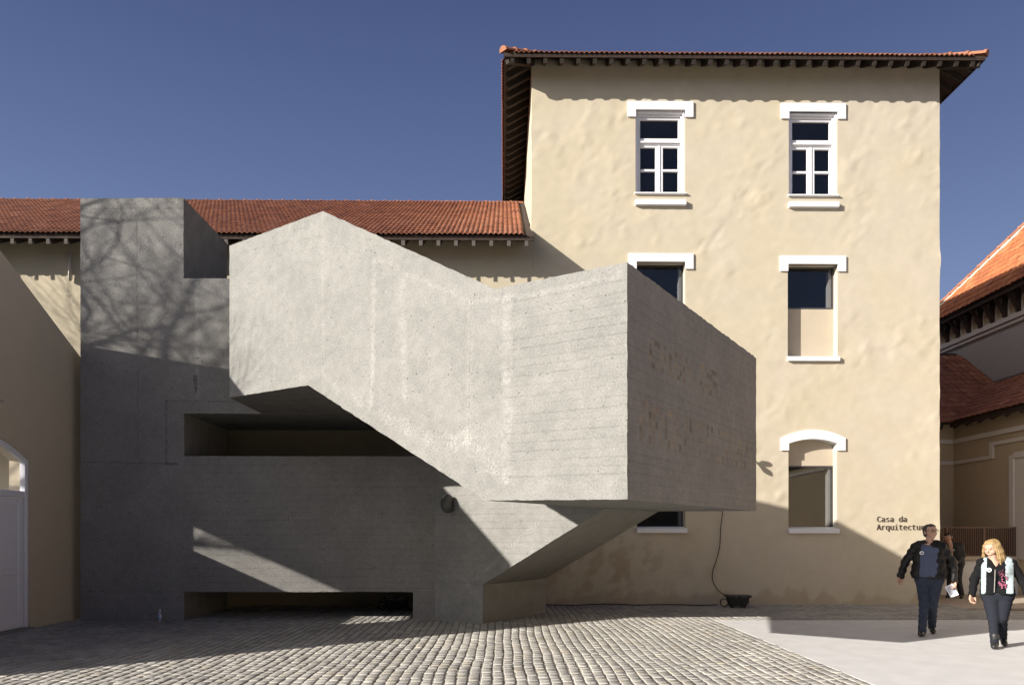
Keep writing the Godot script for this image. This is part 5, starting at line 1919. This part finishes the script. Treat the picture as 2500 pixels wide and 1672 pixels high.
func build_woman():
	var t := thing("person", "blonde woman in a pale blue quilted vest looking down as she walks", "person", V3(7.05, 0.0, -10.15), -0.607)
	var J := {"neck": V3(-0.03, 1.265, 0.0), "sl": V3(-0.175, 1.20, 0.0), "sr": V3(0.165, 1.185, -0.02), "el": V3(-0.275, 0.965, -0.04), "wl": V3(-0.30, 0.745, 0.04), "er": V3(0.295, 0.965, -0.05), "wr": V3(0.36, 0.755, 0.04), "hl": V3(-0.085, 0.76, 0), "hr": V3(0.095, 0.76, -0.02),
		"kl": V3(-0.045, 0.42, 0.08), "al": V3(-0.03, 0.10, 0.16), "kr": V3(0.055, 0.42, 0.04), "ar": V3(0.07, 0.14, -0.22), "tl": V3(-0.035, 0.045, 0.29), "tr": V3(0.085, 0.05, -0.10), "curl": 0.7}
	var hx := Transform3D(Basis(Vector3.UP, -0.55) * Basis(Vector3.RIGHT, 0.30), V3(-0.065, 1.405, 0.025))
	var skin := mat(lin(0.44, 0.265, 0.19), 0.6)
	skin_body(t, J, hx, skin, 0.004, 0.95)
	face(t, hx, lin(0.42, 0.17, 0.14), lin(0.25, 0.17, 0.10))
	var hair := MB.new(true)
	var hb := [[V3(0, 0.034, -0.028), V3(0, 0.045, 0.004), 0.100, 0.088], [V3(0, -0.02, -0.07), V3(0, -0.14, -0.085), 0.085, 0.075]]
	var hr := RandomNumberGenerator.new()
	hr.seed = 9
	for i in 26:
		var a := lerpf(-2.15, 2.15, i / 25.0)
		var dirx := sin(a)
		var dirz := -cos(a)
		var p0 := V3(dirx * 0.085, 0.045, dirz * 0.085 - 0.015)
		var p1 := V3(dirx * 0.112, -0.05, dirz * 0.10 - 0.012)
		var p2 := V3(dirx * (0.118 + hr.randf() * 0.018), -0.13, dirz * 0.105 - 0.005 + hr.randf_range(-0.01, 0.02))
		var p3 := V3(dirx * (0.122 + hr.randf() * 0.03), -0.20 - hr.randf() * 0.04, dirz * 0.105 + 0.01 + hr.randf_range(-0.015, 0.025))
		hb.append([p0, p1, 0.022, 0.020])
		hb.append([p1, p2, 0.020, 0.018])
		hb.append([p2, p3, 0.018, 0.008])
	flesh(hair, hb, 0.0075, 0.008, hx, func(p, f): return maxf(f + 0.0055 * sin(atan2(p.x, -p.z) * 30.0 + p.y * 34.0) + 0.003 * sin(p.y * 70.0 + p.x * 60.0), minf(p.z - 0.02 - 0.3 * maxf(0.0, p.y), 0.080 - p.y + 0.20 * absf(p.x)) - 0.0 if absf(p.x) < 0.066 - 0.15 * p.y else -1.0))
	var hm := mat(lin(0.50, 0.33, 0.14), 0.55)
	tri_map(hm, grain_image(128, 311, 0.5, 1.0, 0.05, 0.5), 5.0, 0.0, null, false)
	obj("hair", hair.done(), hm, t)
	# black zipped top
	var tp := MB.new(true)
	flesh(tp, [[V3(-0.075, 1.15, 0.0), V3(-0.085, 0.80, 0.02), 0.108, 0.125], [V3(0.07, 1.15, -0.01), V3(0.085, 0.80, 0.015), 0.108, 0.125], [V3(-0.075, 1.09, 0.075), V3(0.065, 1.09, 0.07), 0.085, 0.085], [J.sl, J.sr, 0.068, 0.068], [J.sl, J.el, 0.068, 0.056], [J.el, J.wl, 0.056, 0.047], [J.sr, J.er, 0.068, 0.056], [J.er, J.wr, 0.056, 0.047]], 0.0135, 0.035, Transform3D(),
		func(p, f):
			var vneck: float = minf(minf(0.040 - absf(p.x + 0.015) + (p.y - 1.22) * 0.5, p.z - 0.0), p.y - 1.14)
			return maxf(f + 0.004 * sin(p.y * 60.0 + p.x * 25.0), maxf(0.745 - p.y if absf(p.x) < 0.23 else -1.0, vneck)))
	obj("top", tp.done(), cloth(0.011, 0.011, 0.012), t)
	var zp := MB.new()
	zp.beam(V3(-0.025, 1.11, 0.165), V3(-0.035, 0.79, 0.148), 0.010, 0.008, Vector3.BACK)
	obj("zip", zp.done(), mat(lin(0.35, 0.33, 0.30), 0.4, 0.7), t)
	var pr := RandomNumberGenerator.new()
	pr.seed = 5
	var pink := MB.new()
	for i in 46:
		var u := pr.randf()
		var y := 0.85 + 0.27 * u
		var x := 0.015 + 0.10 * pr.randf()
		var s := lerpf(0.026, 0.008, u)
		pink.bev(V3(x, y, 0.158 - 0.10 * pow(absf(x + 0.005) * 6.0, 2.0) * 0.25), V3(s, s * 0.8, 0.012), 0.002, Basis(Vector3.UP, 0.35) * Basis(Vector3.BACK, pr.randf() * 3.0))
	obj("pink_print", pink.done(), cloth(0.28, 0.09, 0.14), t)
	var vs := MB.new(true)
	flesh(vs, [[V3(-0.105, 1.15, 0.0), V3(-0.12, 0.82, 0.015), 0.112, 0.125], [V3(0.10, 1.15, -0.01), V3(0.125, 0.80, 0.01), 0.112, 0.128], [V3(-0.09, 1.08, 0.075), V3(0.085, 1.08, 0.07), 0.088, 0.088], [V3(-0.14, 1.215, 0), V3(0.14, 1.205, -0.01), 0.062, 0.062], [V3(0.06, 1.25, -0.09), V3(-0.10, 1.25, -0.09), 0.05, 0.05], [V3(0.12, 1.25, -0.03), V3(0.05, 1.24, -0.10), 0.045, 0.045]], 0.0125, 0.03, Transform3D(),
		func(p, f):
			var hem: float = 0.765 - p.y + 0.06 * p.x
			var wd: float = lerpf(0.115, 0.105, clampf((p.y - 0.8) / 0.4, 0.0, 1.0))
			var gap: float = minf(wd - absf(p.x + 0.015), p.z + 0.01)
			var arm: float = maxf(absf(p.x) - 0.192, -1.0)
			var quilt: float = 0.010 * absf(sin((p.y + 0.25 * absf(p.x)) * 52.0)) - 0.006
			return maxf(f - quilt, maxf(maxf(hem, gap), arm)))
	obj("vest", vs.done(), mat(lin(0.31, 0.38, 0.40), 0.6), t)
	var tr := MB.new(true)
	flesh(tr, [[V3(-0.085, 0.76, 0.0), V3(0.09, 0.76, -0.01), 0.125, 0.125], [J.hl, J.kl, 0.112, 0.076], [J.kl, J.al + V3(0, -0.03, 0), 0.070, 0.052], [J.hr, J.kr, 0.112, 0.076], [J.kr, J.ar + V3(0, -0.03, 0), 0.070, 0.052]], 0.0145, 0.022, Transform3D(),
		func(p, f): return maxf(f + 0.003 * sin(p.y * 80.0 + p.x * 30.0), p.y - 0.82))
	obj("trousers", tr.done(), cloth(0.020, 0.022, 0.029), t)
	shoe(t, V3(-0.03, 0.048, 0.13), V3(-0.036, 0.042, 0.27), 0.047, M.black)
	shoe(t, V3(0.07, 0.10, -0.25), V3(0.085, 0.045, -0.13), 0.047, M.black)
	badge(t, V3(-0.095, 1.105, 0.170), V3(-0.25, 0.1, 1).normalized(), 0.030)
	leaflet("white folded leaflet in the hand of the blonde woman", t.transform * V3(0.335, 0.62, 0.09), V3(0.15, -0.3, 0.30), Vector2(0.10, 0.19), 0.25)


func build_third():
	var t := thing("person", "person in dark clothes standing behind the man near the tower corner", "person", V3(11.47, 0.0, -18.05), -0.75)
	var J := {"neck": V3(-0.10, 1.42, 0.02), "sl": V3(-0.22, 1.33, 0.02), "sr": V3(0.10, 1.34, -0.02), "el": V3(-0.27, 1.08, 0.04), "wl": V3(-0.20, 0.90, 0.18), "er": V3(0.17, 1.09, 0.0), "wr": V3(0.08, 0.93, 0.16), "hl": V3(-0.10, 0.86, 0), "hr": V3(0.08, 0.86, 0),
		"kl": V3(-0.11, 0.48, 0.05), "al": V3(-0.13, 0.10, 0.0), "kr": V3(0.07, 0.48, 0.05), "ar": V3(0.13, 0.10, 0.0), "tl": V3(-0.17, 0.045, 0.14), "tr": V3(0.15, 0.045, 0.14), "curl": 0.7}
	var hx := Transform3D(Basis(Vector3.UP, -0.5) * Basis(Vector3.RIGHT, 0.35), V3(-0.15, 1.545, 0.05))
	skin_body(t, J, hx, mat(lin(0.42, 0.25, 0.18), 0.6), 0.0, 1.0)
	face(t, hx, lin(0.30, 0.14, 0.11), lin(0.05, 0.045, 0.04))
	var hair := MB.new(true)
	flesh(hair, [[V3(0, 0.030, -0.022), V3(0, 0.040, 0.010), 0.096, 0.088], [V3(0, -0.03, -0.05), V3(0, 0.02, -0.04), 0.068, 0.075]], 0.01, 0.015, hx, func(p, f): return maxf(f, minf(p.z - 0.012, 0.066 - p.y)))
	obj("hair", hair.done(), mat(lin(0.03, 0.026, 0.024), 0.9), t)
	var jk := MB.new(true)
	flesh(jk, [[V3(-0.15, 1.28, 0), V3(-0.10, 0.90, 0.0), 0.115, 0.13], [V3(0.02, 1.28, 0), V3(0.08, 0.90, 0.0), 0.115, 0.13], [J.sl, J.sr, 0.07, 0.07], [J.sl, J.el, 0.07, 0.06], [J.el, J.wl, 0.058, 0.048], [J.sr, J.er, 0.07, 0.06], [J.er, J.wr, 0.058, 0.048]], 0.018, 0.03, Transform3D(), func(p, f): return maxf(f, 0.84 - p.y))
	obj("jacket", jk.done(), mat(lin(0.015, 0.014, 0.015), 0.8), t)
	var tr := MB.new(true)
	flesh(tr, [[J.hl, J.hr, 0.12, 0.12], [J.hl, J.kl, 0.10, 0.078], [J.kl, J.al, 0.075, 0.065], [J.hr, J.kr, 0.10, 0.078], [J.kr, J.ar, 0.075, 0.065]], 0.018, 0.022)
	obj("trousers", tr.done(), mat(lin(0.014, 0.014, 0.016), 0.9), t)
	shoe(t, V3(-0.13, 0.05, -0.02), V3(-0.16, 0.042, 0.12), 0.048, M.black)
	shoe(t, V3(0.13, 0.05, -0.02), V3(0.15, 0.042, 0.12), 0.048, M.black)
	badge(t, V3(-0.02, 1.22, 0.125), V3(0.1, 0.1, 1).normalized(), 0.022)


func _ready():
	# camera: level, lens shifted upwards
	var cam := Camera3D.new()
	cam.name = "camera"
	cam.projection = Camera3D.PROJECTION_FRUSTUM
	cam.near = 0.1
	cam.far = 900.0
	cam.size = 0.1 * 1672.0 / 1750.0
	cam.frustum_offset = Vector2(0.0, 0.1 * (1306.0 - 836.0) / 1750.0)
	cam.position = Vector3(0, 1.6, 0)
	cam.rotation.y = -atan(20.0 / 1750.0)
	cam.current = true
	add_child(cam)
	# sky, sun, exposure
	var sky_mat := ProceduralSkyMaterial.new()
	sky_mat.sky_top_color = Color(0.122, 0.168, 0.312)
	sky_mat.sky_horizon_color = Color(0.482, 0.555, 0.685)
	sky_mat.sky_curve = 0.25
	sky_mat.ground_bottom_color = Color(0.30, 0.28, 0.25)
	sky_mat.ground_horizon_color = Color(0.40, 0.42, 0.46)
	sky_mat.sun_angle_max = 90.0                # the hazy aureole of a low winter sun
	sky_mat.sun_curve = 0.31
	var sky := Sky.new()
	sky.sky_material = sky_mat
	var env := Environment.new()
	env.background_mode = Environment.BG_SKY
	env.sky = sky
	env.tonemap_mode = Environment.TONE_MAPPER_LINEAR
	env.tonemap_exposure = 2.0
	env.sdfgi_enabled = true
	env.ssao_enabled = true
	env.ssil_enabled = true
	var we := WorldEnvironment.new()
	we.name = "environment"
	we.environment = env
	add_child(we)
	var sun := DirectionalLight3D.new()
	sun.name = "sun"
	sun.light_energy = 1.6
	sun.light_color = Color(1.0, 0.972, 0.93)
	sun.light_angular_distance = 0.53
	sun.shadow_enabled = true
	sun.look_at_from_position(Vector3.ZERO, SUN, Vector3.UP)
	add_child(sun)
	rng.seed = 20
	make_materials()
	build_ground()
	build_staircase()
	build_tower()
	build_wing()
	build_left_house()
	build_right_houses()
	build_opposite()
	build_tree()
	build_small()
	build_man()
	build_woman()
	build_third()
